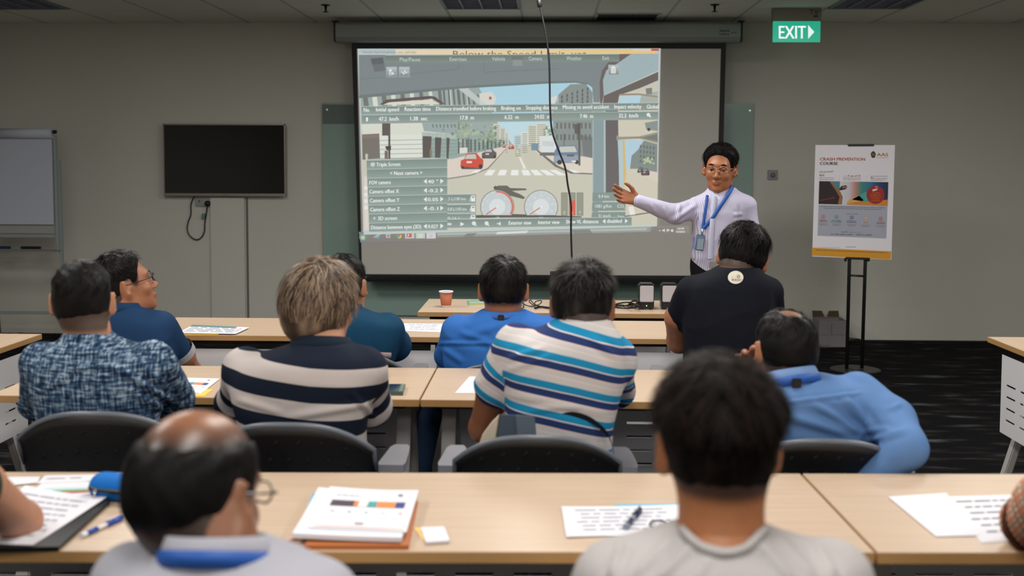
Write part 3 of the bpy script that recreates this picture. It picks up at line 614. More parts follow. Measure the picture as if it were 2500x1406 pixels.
for x0, x1, y_ in ((2068, 2132, 355), (2062, 2122, 629)):
    bm = BM(); a_, b__ = at(x0, y_, YP), at(x1, y_+(3 if y_ > 500 else -1), YP); box(bm, (a_+b__)/2+np.array([0, -.012, 0]), (b__[0]-a_[0], .03, .018), Matrix.Rotation(.03 if y_ > 500 else -.01, 3, 'Y'), bev=.003); obj('clamp', bm, dark_m, t)
for x_ in (2064, 2120):
    bm = BM(); c = at(x_, 634, YP-.01); lathe(bm, c, [(.012, -.008), (.014, 0), (.012, .008)], 12, 'x'); obj('knob', bm, dark_m, t)
YQ = YP-.022
pt = thing('poster', 'white course poster with an orange foot band clipped on the black stand', 'poster', (at(2085, 500, YQ)[0], YQ, 1.1))
Q = [at(1991, 354, YQ), at(2185, 354, YQ), at(2176, 634, YQ), at(1983, 626, YQ)]
bm = BM(); vs = [bm.verts.new(p) for p in Q]; vb = [bm.verts.new(p+np.array([0, .005, 0])) for p in Q]
bm.faces.new(vs[::-1]); bm.faces.new(vb)
for k in range(4): bm.faces.new((vs[k], vs[(k+1) % 4], vb[(k+1) % 4], vb[k]))
bmesh.ops.recalc_face_normals(bm, faces=bm.faces); obj('board', bm, mat('poster_board', (222, 220, 228), .6), pt)
z5 = lambda x, y: (1960+x/4.688, 340+y/4.688)
pm = wall_map(YQ-.0005, .0004)
d = Draw(lambda x, y, ly=0: pm(*z5(x, y), ly)); P = d.poly; T = d.text
OR, NV, RD, GY = (196, 98, 52), (24, 30, 48), (172, 54, 48), (110, 112, 120)
T('CRASH PREVENTION', 197, 243, 34, OR, 1, width=515, slope=.004, bold=4); T('COURSE', 197, 293, 34, NV, 1, width=203, slope=.004, bold=4)
T('AAS', 848, 193, 36, (214, 138, 40), 1, width=128, bold=5); T('ACADEMY', 838, 215, 9, GY, 1, width=138)
P([(806, 136), (822, 142), (836, 165), (828, 205), (806, 215), (785, 205), (776, 168), (790, 142)], (28, 28, 30), 1); T('AA', 806, 190, 26, (190, 140, 50), 2, width=34, align='c'); d.line(788, 160, 826, 160, 3, (190, 140, 50), 2)
T('Did you know?', 193, 385, 24, (40, 44, 56), 1, width=155, slope=-.05); T('85%', 190, 422, 20, RD, 1, width=58, bold=2); T('9 out of 10', 515, 428, 20, RD, 1, width=143, bold=2); T('6x', 778, 450, 20, RD, 1, width=32, bold=2); T('About', 465, 428, 10, GY, 1, width=42)
for x, y, w_ in ((190, 441, 168), (190, 461, 166), (462, 445, 202), (462, 464, 200), (778, 423, 194), (815, 449, 158), (778, 468, 166)): d.dashes(x, y, w_, 7, GY, 1)
for x in (418, 728): d.line(x, 410, x-2, 478, 1.5, (170, 170, 178), 1)
# car picture
P([(188, 478), (979, 490), (970, 762), (180, 740)], (70, 130, 150), 1)
for k in range(26):
    u0, u1 = .30+.70*k/26, .30+.70*(k+1)/26; f = (k+.5)/26
    stops = [(0, (200, 208, 214)), (.2, (196, 190, 200)), (.32, (190, 130, 120)), (.45, (60, 130, 120)), (.62, (40, 110, 140)), (.8, (24, 60, 110)), (1, (26, 34, 66))]
    for i in range(6):
        if stops[i][0] <= f <= stops[i+1][0]:
            tt = (f-stops[i][0])/(stops[i+1][0]-stops[i][0]); c = [stops[i][1][j]*(1-tt)+stops[i+1][1][j]*tt for j in range(3)]
    q = lambda u, v: (188+(979-188)*u-8*v, 478+12*u+v*(262+10*u)); P([q(u0, 0), q(u1, 0), q(u1, 1), q(u0, 1)], c, 2)
P([(500, 742), (600, 722), (800, 705), (975, 690), (972, 762), (500, 748)], (200, 128, 50), 3); P([(520, 700), (640, 640), (700, 700), (600, 725), (500, 740)], (206, 160, 90), 3); P([(560, 690), (720, 600), (850, 690), (700, 712)], (70, 160, 150), 3)
P([(188, 478), (300, 480), (390, 570), (430, 600), (455, 660), (448, 745), (180, 740)], (34, 24, 26), 4); P([(305, 480), (330, 480), (410, 580), (440, 620), (452, 700), (445, 745), (400, 745), (420, 660), (380, 590)], (150, 100, 60), 5)
P([(200, 694), (360, 662), (370, 674), (205, 704)], (130, 30, 34), 5); P([(415, 575), (440, 535), (495, 525), (508, 545), (495, 570), (430, 585)], (30, 26, 30), 5); P([(450, 540), (498, 534), (500, 560), (455, 560)], (150, 92, 60), 6)
d.disc(832, 636, 104, (150, 34, 30), 6, 36)
P([(795, 575), (830, 568), (862, 570), (840, 585), (800, 596)], (230, 210, 206), 7); d.arc(843, 548, 12, 4, 0, 360, (220, 190, 186), 7)
for k, (s_, w_) in enumerate((('Funding', 82), ('available for', 125), ('individual or', 128), ('company', 92), ('sponsored', 100))): T(s_, 832, 618+k*22, 13, (214, 128, 50), 7, width=w_, align='c')
P([(180, 750), (970, 764), (955, 1135), (168, 1103)], (160, 164, 180), 1)
d.dashes(205, 768, 735, 8, (96, 100, 116), 2, .024); d.dashes(240, 789, 655, 8, (96, 100, 116), 2, .024); T('Course includes', 565, 860, 14, (80, 84, 100), 2, width=136, align='c')
for s1, s2, x, y, c, w_ in (('Simulator', 'Software', 235, 885, (186, 62, 56), 90), ('In-Car Camera', 'Footage', 386, 889, (20, 126, 108), 120), ('New', 'Documentary', 560, 895, (32, 70, 124), 116), ('Smart', 'Phone', 722, 902, (214, 150, 66), 50), ('Online', 'Assessment', 892, 908, (178, 44, 60), 104)):
    d.disc(x, y, 22, c, 3, 6); d.disc(x, y, 13, (200, 196, 200), 4, 12); d.disc(x, y, 8, c, 5, 8)
    T(s1, x, y+44, 12, c, 3, width=w_*.8, align='c', bold=1.5); T(s2, x, y+60, 12, c, 3, width=w_, align='c', bold=1.5)
    for k in range(2): d.dashes(x-52+k*12, y+82+k*15, 104-k*24, 6, GY, 3)
T('Course Fee:', 436, 1066, 14, (40, 80, 150), 2, width=84, bold=1); T('S$ 80 inclusive of GST', 528, 1070, 12, GY, 2, width=146); T('Up to 90%* subsidies available   |   SkillsFuture applicable', 320, 1092, 14, (50, 54, 84), 2, width=474, slope=.02, bold=1)
P([(105, 1240), (1012, 1282), (1005, 1374), (104, 1330)], (206, 146, 38), 2)
d.dashes(150, 1268, 815, 9, (120, 78, 24), 3, .04); d.dashes(170, 1236, 255, 3, GY, 2, .02); d.dashes(490, 1232, 118, 6, (70, 84, 110), 2)
d.build('printed_face', pt, PAINT)

# carton
c = on(2030, 848, 0); YX = c[1]
a_, b__ = at(1999, 848, YX), at(2065, 848, YX); wx = b__[0]-a_[0]; zt = at(2030, 783, YX)[2]
t = thing('cardboard_box', 'small white open carton with brown flaps on the floor against the wall', 'box', ((a_[0]+b__[0])/2, YX+.12, 0))
xm = (a_[0]+b__[0])/2; bm = BM(); cw = mat('white_cardboard', (128, 126, 128), .8); br = mat('brown_cardboard', (78, 62, 44), .9)
for y in (YX, YX+.24): box(bm, (xm, y, zt/2+.002), (wx, .005, zt))
for s_ in (-1, 1): box(bm, (xm+s_*wx/2, YX+.12, zt/2+.002), (.005, .24, zt))
box(bm, (xm, YX+.12, .005), (wx, .24, .006)); obj('body', bm, cw, t)
bm = BM(); box(bm, (xm, YX-.004, .055), (wx+.012, .005, .1)); obj('lower_sleeve', bm, cw, t)
for s_ in (-1, 1):
    bm = BM(); h = .05; top = [(xm+s_*wx/2, YX+.236, zt), (xm+s_*.004, YX+.236, zt-.012), (xm+s_*.03, YX+.26, zt+h), (xm+s_*wx/2, YX+.26, zt+h+.002)]
    A = [bm.verts.new(p) for p in top]; B = [bm.verts.new((p[0], p[1]+.004, p[2])) for p in top]; bm.faces.new(A); bm.faces.new(B[::-1])
    for k in range(4): bm.faces.new((A[k], A[(k+1) % 4], B[(k+1) % 4], B[k]))
    bmesh.ops.recalc_face_normals(bm, faces=bm.faces); obj('flap', bm, br, t)
d = Draw(wall_map(YX-.0035, .0004)); d.line(2030.5, 789, 2030.5, 817, 1, (60, 56, 54), 1); d.rect(2001, 817, 2064, 817.8, (90, 86, 88), 1); d.dashes(2003, 820.5, 28, 1.2, (130, 84, 84), 1); d.dashes(2003, 823, 20, 1.2, (130, 84, 84), 1); d.rect(2052, 819, 2060, 822.5, (96, 94, 96), 1)
d.build('carton_print', t, PAINT)
d = Draw(wall_map(YX-.0072, .0004)); d.disc(2004, 843.5, 2.3, (110, 34, 40), 1, 12); d.dashes(2008, 844, 20, 2.2, (110, 50, 54), 1); d.build('sleeve_print', t, PAINT)

# flip chart stand
YF = 9.30
fm = mat('flipchart_frame', (150, 162, 162), .4, .2)
t = thing('flip_chart', 'grey flip chart easel with a blank paper pad at the left wall', 'flip chart', (at(20, 500, YF)[0], YF+.2, 0))
def bar_w(name, a_, b__, r, m_=fm, par=None):
    bm = BM(); a_ = np.array(a_); b__ = np.array(b__); dr = b__-a_; L = np.linalg.norm(dr); q = Vector(dr/L).to_track_quat('Z', 'Y').to_matrix()
    box(bm, (a_+b__)/2, (r, r*.8, L), q, bev=.002); return obj(name, bm, m_, par or t)
for dx in (0, -162):
    s_ = 1 if dx == 0 else -1
    bar_w('upright', at(134+dx, 330, YF), at(142+dx, 600, YF), .03); bar_w('upright', at(143+dx, 390, YF+.03), at(156+dx, 800, YF+.03), .034)
    f0 = at(156+dx, 790, YF+.03); bm = BM(); box(bm, (f0[0]-s_*.015, YF+.06, .032), (.06, .58, .035), Matrix.Rotation(s_*.12, 3, 'Z'), bev=.006); obj('foot', bm, mat('flipchart_foot', (58, 66, 66), .5), t)
    bar_w('strut', (f0[0], YF+.06, .04), at(150+dx, 700, YF+.05), .04, mat('flipchart_foot', (58, 66, 66), .5))
    bm = BM(); lathe(bm, (f0[0]-s_*.02, YF-.2, .028), [(.026, -.012), (.026, .012)], 14, 'x'); obj('castor', bm, black_m, t)
for y, r in ((575, .035), (763, .03)): bar_w('crossbar', at(-25, y, YF+.02), at(148 if y < 600 else 152, y+1, YF+.02), r)
bm = BM(); c0, c1 = at(-22, 330, YF), at(140, 570, YF); box(bm, ((c0[0]+c1[0])/2, YF+.012, (c0[2]+c1[2])/2), (c1[0]-c0[0], .012, c0[2]-c1[2])); obj('backboard', bm, mat('flipchart_board', (160, 160, 158), .4), t)
bm = BM(); c0, c1 = at(-20, 318, YF-.01), at(132, 548, YF-.01)
box(bm, ((c0[0]+c1[0])/2, YF-.012, (c0[2]+c1[2])/2), (c1[0]-c0[0], .014, c0[2]-c1[2])); pad = obj('paper_pad', bm, mat('flipchart_paper', (186, 192, 208), .8), t)
bm = BM(); a_, b__ = at(-22, 326, YF-.03), at(128, 326, YF-.03); tube(bm, [a_, b__], .042, 16); obj('paper_roll', bm, mat('flipchart_paper', (186, 192, 208), .8), t)
bm = BM(); a_, b__ = at(126, 322, YF-.02), at(137, 322, YF-.02); box(bm, (a_+b__)/2, (.045, .03, .03), bev=.004); obj('roll_clamp', bm, black_m, t)
bm = BM(); c0, c1 = at(-22, 604, YF-.03), at(143, 612, YF-.03); box(bm, ((c0[0]+c1[0])/2, YF-.03, at(60, 611, YF)[2]), (c1[0]-c0[0], .1, .006)); box(bm, ((c0[0]+c1[0])/2, YF-.08, at(60, 609, YF)[2]), (c1[0]-c0[0], .004, .02)); tray = obj('pen_tray', bm, mat('clear_tray', (108, 116, 116), .2), t)
for x0, x1, m_, lb in ((-12, 25, mat('blue_eraser', (24, 40, 84), .6), 'blue board eraser lying at the left end of the flip chart tray'), (51, 100, black_m, 'black board eraser lying in the middle of the flip chart tray')):
    zt_ = at(60, 611, YF)[2]+.003; a_, b__ = at(x0, 604, YF-.03), at(x1, 604, YF-.03)
    e_ = thing('board_eraser', lb, 'eraser', ((a_[0]+b__[0])/2, YF-.03, zt_))
    bm = BM(); box(bm, ((a_[0]+b__[0])/2, YF-.03, zt_+.022), (b__[0]-a_[0], .05, .022), bev=.008); obj('grip', bm, m_, e_)
    bm = BM(); box(bm, ((a_[0]+b__[0])/2, YF-.03, zt_+.006), (b__[0]-a_[0]-.008, .048, .012), bev=.002); obj('felt_pad', bm, mat('felt', (40, 40, 44), .9), e_)
# ------------------------------------------------------------------ tables
T_H, TH = .735, .025
def grid_panel(W, z0, z1, holes):
    """vertical sheet in the XZ plane (x 0..W) with rectangular holes (x0, x1, za, zb)"""
    xs = sorted({0., W} | {round(v, 4) for h in holes for v in h[:2]}); zs = sorted({z0, z1} | {round(v, 4) for h in holes for v in h[2:]})
    V = [(x, 0, z) for z in zs for x in xs]; n = len(xs); Fc = []
    for j in range(len(zs)-1):
        for i in range(n-1):
            cx, cz = (xs[i]+xs[i+1])/2, (zs[j]+zs[j+1])/2
            if any(h[0] < cx < h[1] and h[2] < cz < h[3] for h in holes): continue
            Fc.append((j*n+i, j*n+i+1, (j+1)*n+i+1, (j+1)*n+i))
    me = bpy.data.meshes.new('modesty_panel'); me.from_pydata(V, [], Fc); return me
_tm = {}
def table(label, corner, rot=0, W=1.5, D=.6, flip=False, group='beech training tables'):
    """corner = near left corner; the sitter is on the near side (or the far side if flip)"""
    t = thing('training_table', label, 'table', (0, 0, 0), group)
    k = (W, D, flip)
    if k not in _tm:
        ms = []
        bm = BM(); box(bm, (W/2, D/2, T_H-TH/2), (W-.003, D, TH), bev=.0015)
        for f in bm.faces: f.material_index = 0 if f.normal.z > .5 else (1 if abs(f.normal.z) < .5 else 2)
        me = bpy.data.meshes.new('tabletop'); bm.normal_update()
        for f in bm.faces: f.material_index = 0 if f.normal.z > .7 else (1 if f.normal.z > -.7 else 2)
        bm.to_mesh(me); bm.free(); [me.materials.append(q) for q in (beech, edge_m, black_m)]; ms.append(('tabletop', me, (0, 0, 0)))
        bm = BM()
        for y in (.10, D-.10): box(bm, (W/2, y, T_H-TH-.012), (W-.12, .04, .024))
        me = bpy.data.meshes.new('under_frame'); bm.to_mesh(me); bm.free(); me.materials.append(dark_m); ms.append(('under_frame', me, (0, 0, 0)))
        yc = D/2
        for s_ in (-1, 1):
            bm = BM(); a, b_ = np.array([0, yc+s_*.05, .70]), np.array([0, yc+s_*.24, .05]); L = np.linalg.norm(b_-a)
            box(bm, (a+b_)/2, (.034, .05, L), Vector((b_-a)/L).to_track_quat('Z', 'X').to_matrix(), bev=.005)
            me = bpy.data.meshes.new('leg'); bm.to_mesh(me); bm.free(); me.materials.append(leg_m)
            for x in (.08, W-.08): ms.append(('leg', me, (x, 0, 0)))
            bm = BM(); lathe(bm, (0, yc+s_*.24, 0), [(.02, 0), (.024, .01), (.014, .05)], 14)
            me = bpy.data.meshes.new('foot'); bm.to_mesh(me); bm.free(); me.materials.append(dark_m)
            for x in (.08, W-.08): ms.append(('foot', me, (x, 0, 0)))
        bm = BM(); box(bm, (0, yc, .694), (.05, .3, .03), bev=.004); me = bpy.data.meshes.new('bracket'); bm.to_mesh(me); bm.free(); me.materials.append(dark_m)
        for x in (.08, W-.08): ms.append(('bracket', me, (x, 0, 0)))
        holes = []; n = int((W-.24)/.152)
        for r in range(4):
            z = .528-r*.054
            for i in range(n): x = .14+i*.152; holes.append((x, x+.1, z, z+.009))
        me = grid_panel(W-.16, .30, .665, [(h[0]-.08, h[1]-.08, h[2], h[3]) for h in holes]); me.materials.append(white_m); ms.append(('modesty_panel', me, (.08, .04 if flip else D-.04, 0)))
        _tm[k] = ms
    M4 = Matrix.Translation((corner[0], corner[1], 0)) @ Matrix.Rotation(rot, 4, 'Z')
    t.matrix_basis = M4
    for name, me, off in _tm[k]:
        o = bpy.data.objects.new(name, me); C.objects.link(o); o.parent = t; o.location = off
        if name == 'modesty_panel':
            so = o.modifiers.new('thickness', 'SOLIDIFY'); so.thickness = .003
    return t
X2 = -.4305
R2L = table('second row left training table, with the phone and a leaflet on it', (X2-1.5, 3.7876))
R2R = table('second row right training table, in front of the striped polo shirt', (X2+.003, 3.7876))
R3L = table('third row left training table, with stapled sheets at its left end', (X2-1.5, 5.173), flip=True)
R3R = table('third row right training table, just in front of the speaker desk', (X2+.003, 5.173), flip=True)
FA = .0355; FC = np.array([.692, 2.3179])
def fpt(u): return FC+np.array([math.cos(FA), math.sin(FA)])*u
FR = table('front right training table with blank sheets and a joint at its left end', fpt(.003), FA)
FM = table('front middle training table with the paper stack and folder on it', fpt(-1.5), FA)
FL = table('front left training table with the blue pencil case on it', fpt(-3.003), FA)
DK = table('speaker desk under the screen holding the paper cup and loudspeakers', (-.6988, 6.0507), flip=False)
# side tables, turned a quarter, panels towards the room
c = on(2410, 822, T_H)
SR = table('side table at the right edge with a white slotted panel', (c[0], c[1]), -PI/2-.0, flip=True)
SR2 = table('side table further back along the right wall, beyond the first', (c[0], c[1]+1.51), -PI/2, flip=True) if False else None
c2 = on(103, 815, T_H)
SL = table('side table at the left edge with a white slotted panel', (c2[0], c2[1]-1.5), PI/2, flip=True)
SL2 = table('side table at the left edge, nearer the front row', (c2[0], c2[1]-3.01), PI/2, flip=True)

# ------------------------------------------------------------------ chairs
def bmesh_me(name, bm, m):
    me = bpy.data.meshes.new(name); bm.normal_update(); bm.to_mesh(me); bm.free(); me.materials.append(m); return me
shell_m = mat('black_chair_plastic', (11, 11, 14), .5, bump=.3, bscale=300); rim_m = mat('grey_rim', (92, 98, 108), .35); arm_m = mat('grey_armrest', (128, 128, 136), .4)
def chair_meshes(W=.45, ztop=.86, z0=.50):
    out = []
    def P(u, v):
        zt = ztop-.085*abs(u)**2.6; z = z0+(zt-z0)*v
        wv = W/2*(.86+.16*math.sin(v*PI*.62)); return np.array([u*wv, -.03+.075*u*u-.05*v*v+.02*math.sin(v*PI), z])
    bm = BM(); nu, nv = 18, 12
    g0 = [[bm.verts.new(P(-1+2*i/nu, j/nv)) for i in range(nu+1)] for j in range(nv+1)]
    g1 = [[bm.verts.new(P(-1+2*i/nu, j/nv)+np.array([0, .014, 0])) for i in range(nu+1)] for j in range(nv+1)]
    for j in range(nv):
        for i in range(nu):
            bm.faces.new((g0[j][i], g0[j][i+1], g0[j+1][i+1], g0[j+1][i])).smooth = True; bm.faces.new((g1[j][i], g1[j+1][i], g1[j+1][i+1], g1[j][i+1])).smooth = True
    for i in range(nu): bm.faces.new((g0[0][i], g1[0][i], g1[0][i+1], g0[0][i+1])); bm.faces.new((g0[nv][i], g0[nv][i+1], g1[nv][i+1], g1[nv][i]))
    for j in range(nv): bm.faces.new((g0[j][0], g0[j+1][0], g1[j+1][0], g1[j][0])); bm.faces.new((g0[j][nu], g1[j][nu], g1[j+1][nu], g0[j+1][nu]))
    out.append(('backrest', bmesh_me('backrest', bm, shell_m)))
    bm = BM(); pts = [P(-1, .72), P(-1, .9)]+[P(-1+2*i/20, 1)+np.array([0, .007, .004]) for i in range(21)]+[P(1, .9), P(1, .72)]
    tube(bm, pts, [.003, .006]+[.008]*21+[.006, .003], 8); out.append(('backrest_rim', bmesh_me('backrest_rim', bm, rim_m)))
    bm = BM()
    for j in range(5):
        for i in range(6+j % 2):
            u = (-1+2*(i+.5)/(6+j % 2))*.8; p = P(u, .22+j*.16); a = p+np.array([-.004, -.002, -.005]); b_ = p+np.array([.004, -.002, .005]); tube(bm, [a, b_], .0032, 6)
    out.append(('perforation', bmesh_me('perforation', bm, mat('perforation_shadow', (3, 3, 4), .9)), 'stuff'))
    bm = BM(); box(bm, (0, .24, .435), (.46, .44, .05), bev=.02); out.append(('seat', bmesh_me('seat', bm, mat('black_seat_fabric', (14, 14, 17), .9))))
    bm = BM(); tube(bm, [(0, -.02, .56), (0, -.035, .42), (0, .05, .385), (0, .22, .385)], .022, 8); out.append(('back_support', bmesh_me('back_support', bm, black_m)))
    bm = BM(); tube(bm, [(0, .22, .41), (0, .22, .09)], .025, 12); out.append(('gas_column', bmesh_me('gas_column', bm, dark_m)))
    bm = BM()
    for k in range(5):
        a = k*2*PI/5+.3; tube(bm, [(0, .22, .10), (.15*math.cos(a), .22+.15*math.sin(a), .095), (.29*math.cos(a), .22+.29*math.sin(a), .065)], [.026, .02, .014], 8)
    out.append(('star_base', bmesh_me('star_base', bm, black_m)))
    for k in range(5):
        a = k*2*PI/5+.3; bm = BM(); lathe(bm, (.29*math.cos(a), .22+.29*math.sin(a), .028), [(.028, -.016), (.028, .016)], 12, 'x'); out.append(('castor', bmesh_me('castor', bm, black_m)))
    for s_ in (-1, 1):
        bm = BM(); x = s_*.252
        pr = [(-.036, -.03), (-.04, .0), (-.034, .1), (-.03, .18), (-.02, .21), (.02, .21), (.03, .18), (.036, .1), (.04, 0), (.036, -.03)]
        slab(bm, [(x+a, b_+.19, .668) for a, b_ in pr], .022); out.append(('armrest', bmesh_me('armrest', bm, arm_m)))
        bm = BM(); tube(bm, [(x, .28, .65), (x, .27, .5), (s_*.20, .22, .41)], .015, 8); out.append(('arm_support', bmesh_me('arm_support', bm, black_m)))
    return out
_cm = {}
def chair(label, x, y, rot=0, W=.45, ztop=.86, arms=True):
    k = (W, ztop)
    if k not in _cm: _cm[k] = chair_meshes(W, ztop)
    t = thing('office_chair', label, 'chair', (0, 0, 0), 'black office chairs')
    t.matrix_basis = Matrix.Translation((x, y, 0)) @ Matrix.Rotation(rot, 4, 'Z')
    for r in _cm[k]:
        o = bpy.data.objects.new(r[0], r[1]); C.objects.link(o); o.parent = t
        if len(r) > 2: o['kind'] = 'stuff'
    return t
def chair_px(label, pxc, py, Y, **k):
    p = at(pxc, py, Y); return chair(label, p[0], Y, ztop=round(float(p[2]), 3), **k)
# ------------------------------------------------------------------ people: signed distance shapes -> surface nets
def nrm(v): v = np.asarray(v, float); return v/(np.linalg.norm(v)+1e-12)
def cone(a, b, ra, rb, k=.02, op='+'):
    a, b = np.array(a, float), np.array(b, float); ab = b-a; L2 = ab@ab+1e-12
    def f(X, Y, Z):
        t = np.clip(((X-a[0])*ab[0]+(Y-a[1])*ab[1]+(Z-a[2])*ab[2])/L2, 0, 1)
        return np.sqrt((X-a[0]-t*ab[0])**2+(Y-a[1]-t*ab[1])**2+(Z-a[2]-t*ab[2])**2)-(ra+t*(rb-ra))
    r = max(ra, rb); return dict(f=f, lo=np.minimum(a, b)-r, hi=np.maximum(a, b)+r, k=k, op=op)
def ell(c, r, k=.02, op='+', R=None):
    c = np.array(c, float); r = np.array(r, float)*np.ones(3)
    def f(X, Y, Z):
        x, y, z = X-c[0], Y-c[1], Z-c[2]
        if R is not None: x, y, z = (R[0, i]*x+R[1, i]*y+R[2, i]*z for i in range(3))
        k0 = np.sqrt((x/r[0])**2+(y/r[1])**2+(z/r[2])**2)+1e-9; k1 = np.sqrt((x/r[0]**2)**2+(y/r[1]**2)**2+(z/r[2]**2)**2)+1e-9
        return k0*(k0-1)/k1
    m_ = r.max() if R is not None else r
    return dict(f=f, lo=c-m_, hi=c+m_, k=k, op=op)
def loft(rows, off=0, n=2.4, k=.03, sm=.018):
    """rows: (z, cx, cy, rx, ry)"""
    A = np.array(sorted(rows), float); z0, z1 = A[0, 0], A[-1, 0]; zz = np.linspace(z0-.06, z1+.06, 500); dz = zz[1]-zz[0]
    kn = int(3*sm/dz); ker = np.exp(-.5*((np.arange(-kn, kn+1)*dz)/sm)**2); ker /= ker.sum()
    T = [np.convolve(np.pad(np.interp(zz, A[:, 0], A[:, i]), kn, 'edge'), ker, 'valid') for i in range(1, 5)]
    def f(X, Y, Z):
        cx, cy, rx, ry = (np.interp(Z, zz, t) for t in T); rx = rx+off; ry = ry+off
        q = (np.abs((X-cx)/rx)**n+np.abs((Y-cy)/ry)**n)**(1/n)
        d = (q-1)*np.minimum(rx, ry)*.9
        return np.maximum(d, np.maximum(z0-off-Z, Z-z1-off))
    r = A[:, 3:5].max(0)+off+.02
    return dict(f=f, lo=np.array([(A[:, 1]-A[:, 3]).min()-off-.02, (A[:, 2]-A[:, 4]).min()-off-.02, z0-off-.01]), hi=np.array([(A[:, 1]+A[:, 3]).max()+off+.02, (A[:, 2]+A[:, 4]).max()+off+.02, z1+off+.01]), k=k, op='+')
def field(prims, h, cut=None):
    add = [p for p in prims if p['op'] == '+']
    lo = np.min([p['lo'] for p in add], 0)-3*h; hi = np.max([p['hi'] for p in add], 0)+3*h
    n = np.ceil((hi-lo)/h).astype(int)+1; ax = [lo[i]+h*np.arange(n[i]) for i in range(3)]
    Fd = np.full(n, .5, np.float32)
    for p in prims:
        m_ = p['k']+2*h if p['op'] == '+' else p['k']+h
        i0 = np.clip(np.floor((p['lo']-m_-lo)/h).astype(int), 0, n-1); i1 = np.clip(np.ceil((p['hi']+m_-lo)/h).astype(int)+1, 1, n)
        if (i1 <= i0).any(): continue
        sl = tuple(slice(i0[i], i1[i]) for i in range(3))
        X = ax[0][sl[0]][:, None, None]; Y = ax[1][sl[1]][None, :, None]; Z = ax[2][sl[2]][None, None, :]
        d = p['f'](X, Y, Z).astype(np.float32); a = Fd[sl]; k = max(p['k'], 1e-5)
        if p['op'] == '+':
            hh = np.clip(.5+.5*(a-d)/k, 0, 1); Fd[sl] = a*(1-hh)+d*hh-k*hh*(1-hh)
        else:
            hh = np.clip(.5-.5*(a+d)/k, 0, 1); Fd[sl] = a*(1-hh)+(-d)*hh+k*hh*(1-hh)
    if cut is not None:
        X = ax[0][:, None, None]; Y = ax[1][None, :, None]; Z = ax[2][None, None, :]
        Fd = np.maximum(Fd, cut(X, Y, Z).astype(np.float32))
    return Fd, lo, h
_E = [((0,0,0),(1,0,0)),((0,1,0),(1,1,0)),((0,0,1),(1,0,1)),((0,1,1),(1,1,1)),((0,0,0),(0,1,0)),((1,0,0),(1,1,0)),((0,0,1),(0,1,1)),((1,0,1),(1,1,1)),((0,0,0),(0,0,1)),((1,0,0),(1,0,1)),((0,1,0),(0,1,1)),((1,1,0),(1,1,1))]
def nets(Fd, lo, h):
    n = np.array(Fd.shape); S_ = Fd < 0
    c = [S_[i:n[0]-1+i, j:n[1]-1+j, k:n[2]-1+k] for i in (0, 1) for j in (0, 1) for k in (0, 1)]
    tot = sum(q.astype(np.int8) for q in c); act = (tot > 0) & (tot < 8)
    I = np.argwhere(act)
    idx = np.full(act.shape, -1, np.int64); idx[act] = np.arange(len(I))
    P = np.zeros((len(I), 3)); W = np.zeros(len(I))
    for a, b in _E:
        fa = Fd[I[:, 0]+a[0], I[:, 1]+a[1], I[:, 2]+a[2]]; fb = Fd[I[:, 0]+b[0], I[:, 1]+b[1], I[:, 2]+b[2]]
        m_ = (fa < 0) != (fb < 0); t = np.where(m_, fa/np.where(m_, fa-fb, 1), 0)[:, None]
        P += m_[:, None]*(np.array(a)+t*(np.array(b)-np.array(a))); W += m_
    P = (P/W[:, None]+I)*h+lo
    Q = []
    for ax in range(3):
        o1, o2 = (ax+1) % 3, (ax+2) % 3
        sl0 = [slice(1, -1)]*3; sl0[ax] = slice(0, -1); sl1 = list(sl0); sl1[ax] = slice(1, None)
        a, b = S_[tuple(sl0)], S_[tuple(sl1)]
        for flip, msk in ((0, a & ~b), (1, b & ~a)):
            J = np.argwhere(msk); off = np.ones(3, int); off[ax] = 0; J = J+off
            e1 = np.zeros(3, int); e1[o1] = 1; e2 = np.zeros(3, int); e2[o2] = 1
            q = [idx[tuple((J-e1-e2).T)], idx[tuple((J-e2).T)], idx[tuple(J.T)], idx[tuple((J-e1).T)]]
            q = np.stack(q, 1); Q.append(q[:, ::-1] if flip else q)
    return P, np.concatenate(Q)
def vnorm(P, Q):
    nf = np.cross(P[Q[:, 2]]-P[Q[:, 0]], P[Q[:, 3]]-P[Q[:, 1]]); N = np.zeros_like(P)
    for i in range(4): np.add.at(N, Q[:, i], nf)
    return N/(np.linalg.norm(N, axis=1, keepdims=True)+1e-12)
def relax(P, Q, it=2, lam=.5):
    for _ in range(it):
        A = np.zeros_like(P); W = np.zeros(len(P))
        for i in range(4):
            for j in (1, 3): np.add.at(A, Q[:, i], P[Q[:, (i+j) % 4]]); np.add.at(W, Q[:, i], 1)
        P = P*(1-lam)+lam*A/W[:, None]
    return P
def shape(prims, h, cut=None, rel=2):
    P, Q = nets(*field(prims, h, cut)); return relax(P, Q, rel), Q
def npmesh(name, P, Q, m_, parent, attrs=None):
    me = bpy.data.meshes.new(name); nv, nf = len(P), len(Q)
    me.vertices.add(nv); me.vertices.foreach_set('co', np.ascontiguousarray(P, np.float32).ravel())
    me.loops.add(nf*4); me.loops.foreach_set('vertex_index', np.ascontiguousarray(Q, np.int32).ravel())
    me.polygons.add(nf); me.polygons.foreach_set('loop_start', np.arange(0, nf*4, 4, dtype=np.int32)); me.polygons.foreach_set('loop_total', np.full(nf, 4, np.int32))
    me.polygons.foreach_set('use_smooth', np.ones(nf, bool)); me.update(calc_edges=True)
    for k, v in (attrs or {}).items():
        a = me.attributes.new(k, 'FLOAT', 'POINT'); a.data.foreach_set('value', np.ascontiguousarray(v, np.float32))
    return obj(name, me, m_, parent)
